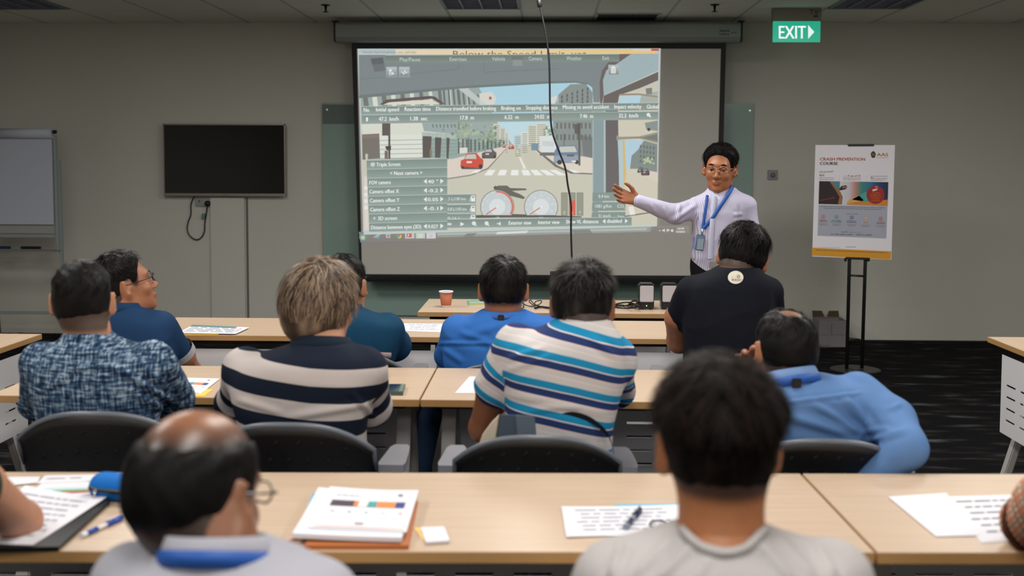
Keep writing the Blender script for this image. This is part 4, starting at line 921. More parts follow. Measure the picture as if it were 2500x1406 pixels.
def wob(P, fr, seed=0, octv=2):
    r = np.random.default_rng(seed); v = np.zeros(len(P))
    for o in range(octv):
        for _ in range(4):
            d = r.normal(size=3); d /= np.linalg.norm(d); w2 = r.normal(size=3)*fr*2**o*.6
            v += np.sin(P@(d*fr*2**o*6.28)+r.uniform(0, 6)+1.3*np.sin(P@w2+r.uniform(0, 6)))/4/1.7**o
    return v

# materials driven by baked attributes
def skin(name, col, rough=.5):
    if name in _mats: return _mats[name]
    M = mat(name, col, rough, noise=.10, nscale=45); nt = M.node_tree; b = nt.nodes['Principled BSDF']
    src = b.inputs['Base Color'].links[0].from_socket
    a = nt.nodes.new('ShaderNodeAttribute'); a.attribute_name = 'stub'; mx = nt.nodes.new('ShaderNodeMix'); mx.data_type = 'RGBA'
    nt.links.new(a.outputs['Fac'], mx.inputs[0]); nt.links.new(src, mx.inputs[6]); mx.inputs[7].default_value = lin(26, 19, 16)
    a2 = nt.nodes.new('ShaderNodeAttribute'); a2.attribute_name = 'lip'; m2 = nt.nodes.new('ShaderNodeMix'); m2.data_type = 'RGBA'
    nt.links.new(a2.outputs['Fac'], m2.inputs[0]); nt.links.new(mx.outputs[2], m2.inputs[6]); m2.inputs[7].default_value = lin(142, 74, 62)
    nt.links.new(m2.outputs[2], b.inputs['Base Color'])
    b.inputs['Subsurface Weight'].default_value = .12; b.inputs['Subsurface Radius'].default_value = (.012, .004, .002); b.inputs['Subsurface Scale'].default_value = .5
    return M
def stripes(name, stops, rough=.85):
    """stops: (position 0..1, colour) constant ramp over the repeating attribute sv"""
    if name in _mats: return _mats[name]
    M = mat(name, (128, 128, 128), rough, spec=.15, bump=.25, bscale=500); nt = M.node_tree; b = nt.nodes['Principled BSDF']
    a = nt.nodes.new('ShaderNodeAttribute'); a.attribute_name = 'sv'; fr = nt.nodes.new('ShaderNodeMath'); fr.operation = 'FRACT'; r = nt.nodes.new('ShaderNodeValToRGB'); r.color_ramp.interpolation = 'CONSTANT'
    nt.links.new(a.outputs['Fac'], fr.inputs[0]); nt.links.new(fr.outputs[0], r.inputs[0]); nt.links.new(r.outputs[0], b.inputs['Base Color'])
    el = r.color_ramp.elements; el[0].position = stops[0][0]; el[0].color = lin(stops[0][1]); el[1].position = stops[1][0]; el[1].color = lin(stops[1][1])
    for p, c in stops[2:]: e = el.new(p); e.color = lin(c)
    return M
def cloth(name, col, rough=.85, noise=.04): return mat(name, col, rough, spec=.15, noise=noise, nscale=30, bump=.35, bscale=420)
def hairmat(name, dark, light, spread=1., rough=.5, spec=.13):
    if name in _mats: return _mats[name]
    M = mat(name, dark, rough, spec=spec); nt = M.node_tree; b = nt.nodes['Principled BSDF']
    a = nt.nodes.new('ShaderNodeAttribute'); a.attribute_name = 'hv'; p = nt.nodes.new('ShaderNodeMath'); p.operation = 'POWER'; p.inputs[1].default_value = spread
    mx = nt.nodes.new('ShaderNodeMix'); mx.data_type = 'RGBA'; mx.inputs[6].default_value = lin(dark); mx.inputs[7].default_value = lin(light)
    nt.links.new(a.outputs['Fac'], p.inputs[0]); nt.links.new(p.outputs[0], mx.inputs[0]); nt.links.new(mx.outputs[2], b.inputs['Base Color']); return M
hair_black = hairmat('black_hair', (9, 8, 8), (34, 29, 28), 3)
hair_dark = hairmat('dark_brown_hair', (9, 7, 6), (50, 33, 28), 4, .6, .07)

# head in its own frame: face towards +y, origin between the ears, unit = metre at scale 1
def head_prims(face=True, neck=None):
    p = [ell((0, -.012, .032), (.077, .097, .090), .03), ell((0, -.035, -.005), (.066, .066, .060), .03), ell((0, .030, -.030), (.061, .060, .082), .03), ell((0, .034, -.078), (.046, .048, .036), .025),
         ell((0, .072, -.098), (.020, .018, .016), .02), ell((0, .078, .030), (.045, .014, .012), .02)]
    for s_ in (-1, 1):
        p += [ell((s_*.036, .066, -.026), (.022, .018, .018), .02), ell((s_*.030, .095, .006), (.015, .012, .010), .012, '-')]
    p += [cone((0, .086, .010), (0, .105, -.026), .007, .0115, .010), ell((0, .108, -.030), (.011, .010, .009), .006)]
    for s_ in (-1, 1): p += [ell((s_*.012, .098, -.034), (.008, .010, .007), .005)]
    p += [ell((0, .092, -.058), (.024, .010, .006), .006), ell((0, .091, -.068), (.020, .010, .006), .006), cone((-.02, .101, -.0632), (.02, .101, -.0632), .0015, .0015, .002, '-')]
    for s_ in (-1, 1):
        a = s_*math.radians(-32); R = np.array([[math.cos(a), -math.sin(a), 0], [math.sin(a), math.cos(a), 0], [0, 0, 1.]])
        p += [cone((s_*.066, .0, .0), (s_*.078, -.006, -.002), .016, .014, .01), ell((s_*.0855, -.012, .002), (.0078, .021, .035), .006, R=R), ell((s_*.080, -.002, -.024), (.007, .011, .012), .006), ell((s_*.093, -.001, .004), (.005, .010, .020), .004, '-', R=R)]
    if neck is not None: p += [cone((0, -.022, -.03), neck, .054, .060, .035), cone((0, -.045, -.01), np.array(neck)+np.array([0, -.005, 0]), .045, .055, .03)]
    return p
def zcut_fn(sh):
    ys = np.array([-.13, -.06, -.035, -.02, .0, .015, .028, .040, .056, .070, .12]); nape = sh.get('nape', -.066)
    zs = np.array([nape, nape, nape+.012, -.022, .036, .034, .0, .004, .058+sh.get('front', 0), .080+sh.get('front', 0), .088+sh.get('front', 0)])+sh.get('lift', 0)*np.array([1]*11)
    def f(X, Y, Z): return np.interp(Y, ys, zs)
    return f
def hair_shape(sh):
    side, top, h = sh.get('side', .006), sh.get('top', .014), sh.get('h', .0045)
    zc = zcut_fn(sh); pr = head_prims()[:2]
    def cran(X, Y, Z):
        d1 = pr[0]['f'](X, Y, Z); d2 = pr[1]['f'](X, Y, Z); k = .03; hh = np.clip(.5+.5*(d1-d2)/k, 0, 1); return d1*(1-hh)+d2*hh-k*hh*(1-hh)
    def f(X, Y, Z):
        s_ = np.clip((Z-sh.get('z0', .035))/sh.get('zr', .05), 0, 1); s_ = s_*s_*(3-2*s_); dz = np.clip((Z-zc(X, Y, Z))/.05, 0, 1)
        th = (side+(top-side)*s_)*(.15+.85*dz)
        if 'bald' in sh:
            c_, r_ = sh['bald']; q = np.sqrt(((X-c_[0])/r_[0])**2+((Y-c_[1])/r_[1])**2+((Z-c_[2])/r_[2])**2); th = th*np.clip((q-1)/.22, .12, 1)
        wv = .0018*(np.sin(X*150+Y*60+3*np.sin(Z*60))+np.sin(Y*130-X*70+2*np.sin(X*80)))*sh.get('mess', 1)
        d = cran(X, Y, Z)-th-wv*(.3+.7*s_)
        d = np.maximum(d, zc(X, Y, Z)-Z)
        if 'bald' in sh: d = np.maximum(d, (1-q)*min(r_))
        return d
    b = dict(f=f, lo=np.array([-.13, -.15, -.12]), hi=np.array([.13, .12, .17]), k=.001, op='+')
    pq = [b]+sh.get('extra', [])
    return shape(pq, h, sh.get('cut'), 1)
def ribbons(P, N, sh, seed):
    """hair strands as tapered ribbons that follow the head away from the crown"""
    r = np.random.default_rng(seed); n = sh.get('n', 2200)
    I = r.integers(0, len(P), n); p = P[I].copy(); nn = N[I].copy(); ok = nn[:, 2] > -.75; p, nn = p[ok], nn[ok]; n = len(p)
    W = np.array(sh.get('whorl', (0.01, -.05, .12))); L = sh.get('len', .035)*r.uniform(.5, 1.2, n); st = 5
    topf = np.clip((p[:, 2]-.05)/.05, 0, 1)
    L = L*(sh.get('sidelen', .55)+(1-sh.get('sidelen', .55))*topf); wd = sh.get('wd', .0016)
    jit = r.normal(size=(n, 3))*sh.get('jit', .35); base = p+nn*.0004; V = []; sv = None
    c0 = np.array([0, -.012, .03])
    for i in range(st+1):
        rad = p-c0; nn2 = rad/np.array([.077, .097, .09])**2; nn2 /= np.linalg.norm(nn2, axis=1, keepdims=True)
        d = p-W; d = d+np.array([sh.get('sweep', 0), 0, 0])*topf[:, None]*.1; d /= np.linalg.norm(d, axis=1, keepdims=True)+1e-9
        d = d+np.array([0, 0, -.9])*(1-topf)[:, None]+jit; d -= nn2*(np.sum(d*nn2, 1, keepdims=True)); d /= np.linalg.norm(d, axis=1, keepdims=True)+1e-9
        s_ = np.cross(d, nn2); w_ = wd*(1-(i/st)**2*.85); V.append(p+s_*w_/2); V.append(p-s_*w_/2)
        lift = sh.get('lift_s', .12)*topf+.02; p = p+(d+nn2*lift[:, None])*(L/st)[:, None]
    V = np.stack(V, 1); keep = ~((V[:, :, 1] > .052) & (V[:, :, 2] < .082+sh.get('front', 0)+sh.get('fr', 0))).any(1); V = V[keep]; n = len(V)
    hv = np.repeat(r.uniform(0, 1, n), 2*(st+1)); V = V.reshape(-1, 3); k = 2*(st+1); b = np.arange(n)[:, None]*k; Q = []
    for i in range(st): Q.append(np.concatenate([b+2*i, b+2*i+1, b+2*i+3, b+2*i+2], 1))
    return V, np.concatenate(Q), hv
def rotm(yaw, pitch, roll):
    y, p, r = (math.radians(v) for v in (yaw, pitch, roll))
    Rz = np.array([[math.cos(y), -math.sin(y), 0], [math.sin(y), math.cos(y), 0], [0, 0, 1]]); Rx = np.array([[1, 0, 0], [0, math.cos(p), -math.sin(p)], [0, math.sin(p), math.cos(p)]]); Ry = np.array([[math.cos(r), 0, math.sin(r)], [0, 1, 0], [-math.sin(r), 0, math.cos(r)]])
    return Rz@Ry@Rx
def hand_prims(w, d, nrmv, s=1., curl=.5, spread=.2, side=1, thumb=.6):
    """w wrist, d direction of the fingers, nrmv palm normal; returns prims in world space"""
    d = nrm(d); n = nrm(np.array(nrmv)-d*(np.dot(nrmv, d))); sd = np.cross(d, n)*side; p = [cone(w-d*.05*s, w+d*.01*s, .027*s, .024*s, .012)]
    K = []
    for i, (o, l) in enumerate(((.030, .088), (.010, .092), (-.011, .088), (-.030, .080))):
        k = w+(sd*o+d*l)*s; K.append(k); p.append(cone(w+sd*o*.45*s+d*.015*s, k, .0145*s, .0105*s, .014))
    for i, (k, L) in enumerate(zip(K, (.070, .078, .073, .058))):
        a = curl*(.6+.18*i); q = k; dd = nrm(d+sd*spread*(.8-.55*i))
        for j, (f_, r0, r1) in enumerate(((.45, .0098, .0088), (.30, .0088, .0080), (.25, .0080, .0066))):
            an = a*(.6+.5*j); v = nrm(dd*math.cos(an)+n*math.sin(an)); e = q+v*L*f_*s; p.append(cone(q, e, r0*s, r1*s, .004)); q = e
    t0 = w+(sd*.026+d*.022+n*.006)*s; t1 = t0+(nrm(sd*thumb+d*.75+n*.35))*.042*s; t2 = t1+nrm(sd*thumb*.5+d*.9+n*.3)*.030*s; t3 = t2+nrm(sd*thumb*.2+d+n*.25)*.022*s
    p += [cone(w+d*.012*s, t0, .018*s, .016*s, .01), cone(t0, t1, .0145*s, .0115*s, .008), cone(t1, t2, .0112*s, .0098*s, .004), cone(t2, t3, .0098*s, .0078*s, .004)]
    return p
def band(name, c, rx, ry, hh, m_, parent, R=None, flare=0, th=.004, a0=0, a1=360, tilt=0, n=40, dip=0):
    """standing band round the neck (collar, lanyard); tilt lowers the front, dip lowers it further in a V"""
    full = a1-a0 >= 360; V = []; R = np.eye(3) if R is None else R
    for i in range(n+(0 if full else 1)):
        a = math.radians(a0+(a1-a0)*i/n); ca, sa = math.cos(a), math.sin(a); fr = (1+sa)/2
        for z, e in ((0, flare), (hh, 0), (hh, -th), (0, flare-th)):
            V.append(np.array(c)+R@np.array([(rx+e)*ca, (ry+e)*sa, z-tilt*sa-dip*max(0, sa)**1.5]))
    V = np.array(V); m2 = len(V)//4; Q = []
    for i in range(m2 if full else m2-1):
        j = (i+1) % m2
        for k in range(4): Q.append((4*i+k, 4*j+k, 4*j+(k+1) % 4, 4*i+(k+1) % 4))
    return npmesh(name, V, np.array(Q), m_, parent)
def glasses(name, H, R, s, m_, parent, thick=.0022):
    tf = lambda p: H+R@(np.array(p)*s); bm = BM()
    for s_ in (-1, 1):
        L = [tf((s_*.033+.024*math.cos(a)*1.0, .108-.012*abs(math.cos(a)*1)*(1 if s_*math.cos(a) > 0 else .2), .008+.016*math.sin(a))) for a in np.linspace(0, 2*PI, 21)]
        tube(bm, L, thick, 6); tube(bm, [tf((s_*.057, .100, .012)), tf((s_*.078, .08, .014)), tf((s_*.082, .03, .014)), tf((s_*.083, .0, .016)), tf((s_*.081, -.02, -.002))], thick, 6)
    tube(bm, [tf((-.009, .110, .012)), tf((0, .113, .014)), tf((.009, .110, .012))], thick, 6)
    return obj(name, bm, m_, parent)

def person(label, Y, head, rows, arms, skin_m, shirt_m, hair=None, hair_m=None, h=.0055, hs=.0065, n=2.4, folds=(), wr=.0025, sv=None, neck_px=None, subs=(), legs=None, pants=None, shoes=None, extra_skin=(), inner_h=.012, sy=1.0, seat=None, glass=None, nb=None, frow=None, prebald=None, seed=1, body_full=False):
    hx, hy, HY = head['c']; H = at(hx, hy, HY); R = rotm(head.get('yaw', 0), head.get('pitch', 0), head.get('roll', 0)); s = head.get('s', 1.)
    # torso rows from silhouettes
    RW = []
    for r in rows:
        py, l, rr, ry = r[:4]; dy = r[4] if len(r) > 4 else 0; a, b = at(l, py, Y+dy), at(rr, py, Y+dy)
        RW.append(((a[2]+b[2])/2, (a[0]+b[0])/2, Y+dy, (b[0]-a[0])/2, ry))
    zb, cxb, cyb, rxb, ryb = min(RW)
    sx = seat[0] if seat else cxb; syy = seat[1] if seat else cyb; z_seat = seat[2] if seat else .47
    if zb > z_seat+.12: RW += [(z_seat+.02, sx, syy, .175, .12), (z_seat+.16, sx*.6+cxb*.4, syy*.6+cyb*.4, max(.16, rxb*.85), .115)]
    zt = max(RW); top = np.array([zt[1], zt[2], zt[0]])
    t = thing('person', label, 'person', (float(sx), float(syy), 0))
    nbw = top if nb is None else at(*nb)
    nl = R.T@(nbw-H)/s
    hp = head_prims(neck=nl)
    P, Q = shape(hp, h, None, 1); loc = P.copy()
    stub = np.zeros(len(P)); lip = np.zeros(len(P))
    if hair is not None:
        zc = zcut_fn(hair)(P[:, 0], P[:, 1], P[:, 2]); q = np.clip((P[:, 2]-zc+hair.get('fz', .014))/.022, 0, 1); stub = q*q*(3-2*q)*np.clip((.060-P[:, 1])/.012, 0, 1)*hair.get('fk', .9)
        stub *= np.where(np.abs(P[:, 0]) > .0785, 0, 1)
        if 'bald' in hair:
            c_, r_ = hair['bald']; q = np.sqrt((((P-np.array(c_))/np.array(r_))**2).sum(1)); stub *= np.clip((q-hair.get('b0', .55))/(1-hair.get('b0', .55)), hair.get('bmin', 0), 1)
    lip = np.exp(-(((P[:, 2]+.063)/.0085)**2+((P[:, 0])/.021)**2)*1.6)*(P[:, 1] > .085)*.8
    allP = [P@R.T*s+H]; allQ = [Q]; allS = [stub]; allL = [lip]; ofs = len(P)
    def push(P_, Q_):
        nonlocal ofs
        allP.append(P_); allQ.append(Q_+ofs); allS.append(np.zeros(len(P_))); allL.append(np.zeros(len(P_))); ofs += len(P_)
    # inner body (under the clothes): torso, hips, legs
    ip = [loft(RW, -.015, n, .03)]
    shirt = [loft(RW, 0, n, .03)]; bare = []; hands = []; arm_geo = []
    for A in arms:
        pts = [at(*q[:3]) for q in A['p']]; rs = [q[3] for q in A['p']]; sl = A.get('sleeve', 9)
        for i in range(len(pts)-1):
            a, b, ra, rb = pts[i], pts[i+1], rs[i], rs[i+1]; kk = A.get('k', .035) if i == 0 else .025
            if i < int(sl): shirt.append(cone(a, b, ra, rb, kk)); arm_geo.append((a, b, i))
            elif i == int(sl) and sl != int(sl):
                f = sl-int(sl); mm = a+(b-a)*f; rm = ra+(rb-ra)*f; shirt.append(cone(a, mm, ra+.010, rm+.012, kk)); arm_geo.append((a, mm, i))
            bare.append(cone(a, b, max(ra-.012, .02) if sl > i else ra, max(rb-.012, .02) if sl > i+1 else rb, .02))
        if A.get('hand') is not None:
            tip = at(*A['hand'][:3]); w_ = pts[-1]
            hands += [(w_, tip-w_, A['hand'][3] if len(A['hand']) > 3 else (0, 0, -1), A.get('hk', {}))]
    if bare:
        P_, Q_ = shape(bare, .0065 if any(a.get('sleeve', 9) < 2 for a in arms) else inner_h, None, 2); push(P_, Q_)
    for w_, d_, nv, kw in hands:
        P_, Q_ = shape(hand_prims(w_, d_, nv, **kw), .0035, None, 1); push(P_, Q_)
    if body_full: ip += [cone(top-np.array([0, 0, .02]), H+R@np.array([0, -.022, -.03])*s, .058, .054, .05)]
    lg = []; pz = []
    hipz = z_seat+.07
    ux, uy = (math.sin(math.radians(-(head.get('body', 0)))), math.cos(math.radians(head.get('body', 0))))
    if legs is None:
        legs = []
        for s_ in (-1, 1):
            hp_ = np.array([sx+s_*.085*uy, syy-s_*.085*ux, hipz]); kn = hp_+np.array([ux, uy, 0])*.42+np.array([s_*.06*uy, -s_*.06*ux, -.01]); an = kn+np.array([ux*.02, uy*.02, -(kn[2]-.085)]); legs.append([hp_, kn, an])
    ft = []
    for L_ in legs:
        lg += [cone(L_[0], L_[1], .082, .062, .03), cone(L_[1], L_[2], .060, .048, .02)]; ip += [cone(L_[0], L_[1], .066, .048, .03), cone(L_[1], L_[2], .046, .036, .02)]
        fd = nrm([L_[1][0]-L_[0][0], L_[1][1]-L_[0][1], 0]) if np.linalg.norm((L_[1]-L_[0])[:2]) > .05 else np.array(head.get('foot', (0, 1, 0)), float)
        ft.append((L_[2], fd))
    P_, Q_ = shape(ip, inner_h if not body_full else .0075, None, 1); push(P_, Q_)
    PP = np.concatenate(allP); QQ = np.concatenate(allQ)
    body = npmesh('body', PP, QQ, skin_m, t, {'stub': np.concatenate(allS), 'lip': np.concatenate(allL)})
    # shirt
    P, Q = shape(shirt+list(subs), hs, None, 2); N = vnorm(P, Q)
    v = wr*(wob(P, 2.2, seed)+.5*wob(P, 5, seed+5)); amp = np.clip(1-np.exp(-((P-top)**2).sum(1)/.01), .2, 1)
    rid = 1-np.abs(wob(P*np.array([1, 1, 1.6]), 3.0, seed+9, 1)); v = v+wr*1.2*(np.clip(rid, 0, 1)**3)
    P = P+N*(v*amp)[:, None]
    if len(folds):
        px = proj(P); tc_ = N@nrm(CAM-P.mean(0))
        for f in folds:
            a, b, am, wd = np.array(f[:2], float), np.array(f[2:4], float), f[4], f[5]; ab = b-a; tt = ((px-a)@ab)/(ab@ab); tcl = np.clip(tt, 0, 1)
            dd = np.linalg.norm(px-a-tcl[:, None]*ab, axis=1); w_ = np.exp(-(dd/wd)**2)-.45*np.exp(-((dd-wd*1.9)/wd)**2); P = P+N*(am*w_*np.clip(np.minimum(tt, 1-tt)*4+.3, 0, 1)*(tc_ > .1))[:, None]
    at_ = {}
    if sv is not None:
        at_['sv'] = sv(P, arm_geo)
    so = npmesh('shirt', P, Q, shirt_m, t, at_)
    P_, Q_ = shape([loft([(z_seat-.02, sx, syy, .165, .125), (z_seat+.08, sx, syy, .178, .13), (z_seat+.15, sx, syy, .165, .125)], 0, 2.4, .03)]+lg, .011, None, 2)
    npmesh('trousers', P_, Q_, pants or cloth('dark_trousers', (20, 20, 25)), t)
    for a_, fd in ft:
        q = np.array([a_[0], a_[1], 0.]); P_, Q_ = shape([cone(q+[0, 0, .055], q+fd*.13+[0, 0, .035], .042, .034, .02), cone(q-fd*.03+[0, 0, .04], q+fd*.17+[0, 0, .03], .036, .03, .02), cone(q+[0, 0, .05], q+[0, 0, .11], .042, .045, .02)], .008, lambda X, Y2, Z: .003-Z, 1); npmesh('shoe', P_, Q_, shoes or mat('black_leather', (16, 15, 16), .4), t)
    if hair is not None:
        hp_, hq = hair_shape(hair); hN = vnorm(hp_, hq)
        hv, hQ, hc = ribbons(hp_, hN, hair, seed)
        Vh = np.concatenate([hp_, hv]); Qh = np.concatenate([hq, hQ+len(hp_)])
        npmesh('hair', Vh@R.T*s+H, Qh, hair_m, t, {'hv': np.concatenate([np.clip(.4+.4*wob(hp_*np.array([1, 1, .4]), 14, seed), 0, 1), hc])})
    if glass: glasses('glasses', H, R, s, glass, t)
    return t, H, R, s, top
# ------------------------------------------------------------------ cloth patterns
def weave():
    M = bpy.data.materials.new('blue_grey_crosshatch_shirt'); M.use_nodes = True; nt = M.node_tree; b = nt.nodes['Principled BSDF']; b.inputs['Roughness'].default_value = .85; b.inputs['Specular IOR Level'].default_value = .15
    tc = nt.nodes.new('ShaderNodeTexCoord'); fac = []
    for sc in ((22, 22, 150), (150, 40, 18)):
        mp = nt.nodes.new('ShaderNodeMapping'); mp.inputs['Scale'].default_value = sc; n = nt.nodes.new('ShaderNodeTexNoise'); n.inputs['Scale'].default_value = 1.1; n.inputs['Detail'].default_value = 4
        nt.links.new(tc.outputs['Object'], mp.inputs[0]); nt.links.new(mp.outputs[0], n.inputs['Vector']); fac.append(n.outputs['Fac'])
    mx = nt.nodes.new('ShaderNodeMath'); mx.operation = 'ADD'; nt.links.new(fac[0], mx.inputs[0]); nt.links.new(fac[1], mx.inputs[1])
    mr = nt.nodes.new('ShaderNodeMapRange'); mr.inputs[1].default_value = .82; mr.inputs[2].default_value = 1.22; nt.links.new(mx.outputs[0], mr.inputs[0])
    r = nt.nodes.new('ShaderNodeValToRGB'); r.color_ramp.elements[0].color = lin(16, 32, 58); r.color_ramp.elements[1].color = lin(150, 168, 184); e = r.color_ramp.elements.new(.5); e.color = lin(58, 84, 112)
    nt.links.new(mr.outputs[0], r.inputs[0]); nt.links.new(r.outputs[0], b.inputs['Base Color']); return M
def plaid():
    M = bpy.data.materials.new('beige_plaid_shirt'); M.use_nodes = True; nt = M.node_tree; b = nt.nodes['Principled BSDF']; b.inputs['Roughness'].default_value = .9
    tc = nt.nodes.new('ShaderNodeTexCoord'); cur = None
    for i, (rot, sc, c, w0) in enumerate((((0, .5, .4), 26, (40, 60, 66), .80), ((.0, -.9, .5), 30, (40, 60, 66), .84), ((0, .5, .4), 13, (196, 110, 56), .84), ((0, -.9, .5), 15, (190, 90, 60), .87))):
        mp = nt.nodes.new('ShaderNodeMapping'); mp.inputs['Rotation'].default_value = rot; wv = nt.nodes.new('ShaderNodeTexWave'); wv.inputs['Scale'].default_value = sc; wv.inputs['Phase Offset'].default_value = i*1.7
        nt.links.new(tc.outputs['Object'], mp.inputs[0]); nt.links.new(mp.outputs[0], wv.inputs['Vector'])
        g = nt.nodes.new('ShaderNodeMapRange'); g.inputs[1].default_value = w0; g.inputs[2].default_value = w0+.08; nt.links.new(wv.outputs['Fac'], g.inputs[0])
        mx = nt.nodes.new('ShaderNodeMix'); mx.data_type = 'RGBA'; nt.links.new(g.outputs[0], mx.inputs[0]); mx.inputs[7].default_value = lin(c)
        if cur: nt.links.new(cur, mx.inputs[6])
        else: mx.inputs[6].default_value = lin(206, 184, 156)
        cur = mx.outputs[2]
    nt.links.new(cur, b.inputs['Base Color']); return M
sk_a = skin('skin_tan', (158, 104, 74)); sk_b = skin('skin_light', (178, 126, 96)); sk_c = skin('skin_brown', (132, 84, 58), .45); sk_d = skin('skin_presenter', (152, 96, 64)); sk_e = skin('skin_shiny', (128, 84, 60), .36)
lanyard_m = mat('blue_lanyard', (20, 78, 160), .55); clip_m = mat('black_clip', (14, 14, 18), .4)
def arm_blend(P, arms, base, per, shift=0):
    out = base.copy()
    for side in arms:
        a, b, i = side; ab = b-a; L = np.linalg.norm(ab); t = ((P-a)@ab)/L**2; d = np.linalg.norm(P-a-np.clip(t, 0, 1)[:, None]*ab, axis=1)
        m_ = (t > .25 if i == 0 else t > 0) & (t < 1.6) & (d < .085)
        out[m_] = (t[m_]*L+shift+i*.27)/per
    return out
BLK = cloth('black_trousers', (16, 16, 19)); JEAN = cloth('blue_jeans', (24, 40, 62), .9, .2)

# 1 man in cross-hatch shirt, second row left
P1 = person('man with cropped black hair in a blue crosshatch shirt, leftmost in the second row', 3.2, dict(c=(203, 741, 3.24), yaw=12, pitch=4, s=1.0, body=-6),
 [(806, 168, 256, .068), (826, 158, 272, .085), (842, 128, 322, .105), (858, 96, 368, .12), (885, 80, 395, .13), (930, 78, 400, .135), (975, 92, 396, .13), (1010, 105, 385, .125), (1100, 120, 370, .12)],
 [dict(p=[(105, 885, 3.22, .062), (92, 985, 3.42, .050), (150, 985, 3.72, .036)], sleeve=2, hand=(230, 965, 3.86, (0, 0, -1), dict(side=1))),
  dict(p=[(372, 885, 3.22, .064), (428, 972, 3.42, .054), (360, 1000, 3.75, .036)], sleeve=2, hand=(300, 975, 3.88, (0, 0, -1), dict(side=-1)))],
 sk_b, weave(), hair=dict(side=.005, top=.010, n=3200, len=.016, sidelen=.7, wd=.0012, whorl=(.01, -.075, .10), jit=.5, nape=-.062, fade=.75, lift_s=.2), hair_m=hair_black, wr=.004, seat=(-1.32, 3.25, .47),
 folds=[(150, 905, 265, 888, .006, 7), (265, 888, 440, 990, .009, 9), (205, 895, 215, 1000, .006, 6), (236, 895, 238, 1000, .006, 6), (200, 893, 95, 960, .008, 8), (330, 880, 420, 960, .007, 8), (150, 850, 300, 870, .005, 8), (300, 940, 400, 1000, .006, 9)], nb=(214, 812, 3.2), pants=BLK, seed=11)
band('collar', at(216, 838, 3.215), .066, .07, .042, _mats.get('x') or bpy.data.materials['blue_grey_crosshatch_shirt'], P1[0], flare=.014, tilt=.012)

# 2 man in profile, third row left
P2 = person('man in profile with glasses and a navy polo with striped sleeve', 4.66, dict(c=(306, 700, 4.68), yaw=-62, pitch=17, roll=0, s=1.12, body=-25),
 [(742, 276, 342, .068), (756, 262, 352, .085), (768, 245, 385, .11), (782, 236, 408, .12), (820, 232, 424, .13), (870, 240, 425, .13), (920, 250, 415, .125)],
 [dict(p=[(392, 798, 4.68, .066), (446, 872, 4.80, .052), (470, 900, 5.05, .036), (440, 880, 5.2, .03)], sleeve=1.0, hand=(400, 850, 5.3, (0, 0, -1), {})),
  dict(p=[(250, 800, 4.68, .066), (235, 880, 4.80, .052), (280, 880, 5.2, .034)], sleeve=1.0, hand=(330, 850, 5.3, (0, 0, -1), {}))],
 sk_a, cloth('navy_polo_fabric', (26, 54, 88)), hair=dict(side=.005, top=.022, n=2600, len=.03, sidelen=.4, wd=.0016, jit=.5, nape=-.05, fade=.8, lift_s=.3, front=-.004), hair_m=hair_black, seat=(-1.70, 4.70, .47), glass=mat('black_frame', (16, 22, 34), .3), nb=(306, 750, 4.66), seed=12)
band('collar', at(304, 768, 4.66), .078, .078, .05, cloth('navy_polo_fabric', ()), P2[0], flare=.012, tilt=.01)
a, b_ = at(440, 862, 4.79), at(446, 872, 4.80); c = at(436, 858, 4.785)
dv = nrm(at(446, 872, 4.80)-at(392, 798, 4.68)); bm = BM(); tube(bm, [c-dv*.012, c+dv*.022], [.0695, .0685], 24, caps=False); obj('sleeve_stripe', bm, cloth('pale_grey_stripe', (168, 168, 172)), P2[0])

# 3 woman with bobbed hair, second row
def sv3(P, arms):
    x0 = at(760, 896, 3.1); z = P[:, 2]+np.where(P[:, 0] < x0[0], .14, .07)*(P[:, 0]-x0[0]); u = (x0[2]-z)/.097
    u = np.where(P[:, 1] < 3.27, np.maximum(u, -.25), u); o = arm_blend(P, [a for a in arms], u, .097, .03); return np.where((u < .1) | (P[:, 2] > x0[2]+.01), u, o)
bob = hairmat('greying_brown_hair', (36, 26, 22), (176, 150, 126), 1.7, .45, .2)
def bobcut(X, Y, Z): return np.maximum((-.105-.25*(Y+.05))-Z+0*X, (Y-np.where(X > 0, -.022, .012))-np.clip(Z+.012, 0, 1)*1.3)
P3 = person('woman with a short greying bob in a navy and white striped polo, second row', 3.2, dict(c=(785, 755, 3.28), yaw=-26, pitch=-2, roll=4, s=1.03, body=0),
 [(836, 742, 836, .066), (848, 715, 868, .09), (858, 650, 890, .11), (872, 600, 912, .122), (900, 575, 918, .13), (950, 568, 912, .13), (1000, 578, 902, .13), (1030, 590, 895, .125), (1120, 600, 890, .125)],
 [dict(p=[(600, 900, 3.22, .064), (572, 985, 3.40, .052), (640, 1010, 3.72, .036)], sleeve=1.1, hand=(700, 985, 3.88, (0, 0, -1), {})),
  dict(p=[(890, 902, 3.22, .066), (902, 990, 3.36, .056), (880, 985, 3.66, .038), (840, 975, 3.8, .028)], sleeve=1.25, hand=(790, 965, 3.88, (0, 0, -1), dict(side=-1)))],
 sk_b, stripes('navy_white_stripe', [(0, (186, 178, 176)), (.5, (20, 28, 44))]), hair=dict(side=.024, top=.028, z0=-.02, n=5200, len=.07, sidelen=1.15, wd=.0022, whorl=(.012, -.04, .13), jit=.22, nape=-.10, lift=-.02, fk=0, mess=1.6, extra=[ell((0, -.020, .026), (.089, .104, .102), .02), ell((0, -.05, -.03), (.076, .072, .076), .03)], cut=bobcut, lift_s=.05), hair_m=bob, sv=sv3, seat=(-.76, 3.25, .47), glass=mat('brown_frame', (60, 42, 40), .3), nb=(790, 842, 3.22), seed=13, wr=.003,
 folds=[(700, 1020, 905, 985, .006, 9), (580, 975, 690, 1010, .005, 8), (860, 960, 915, 1020, .006, 7)], pants=JEAN)
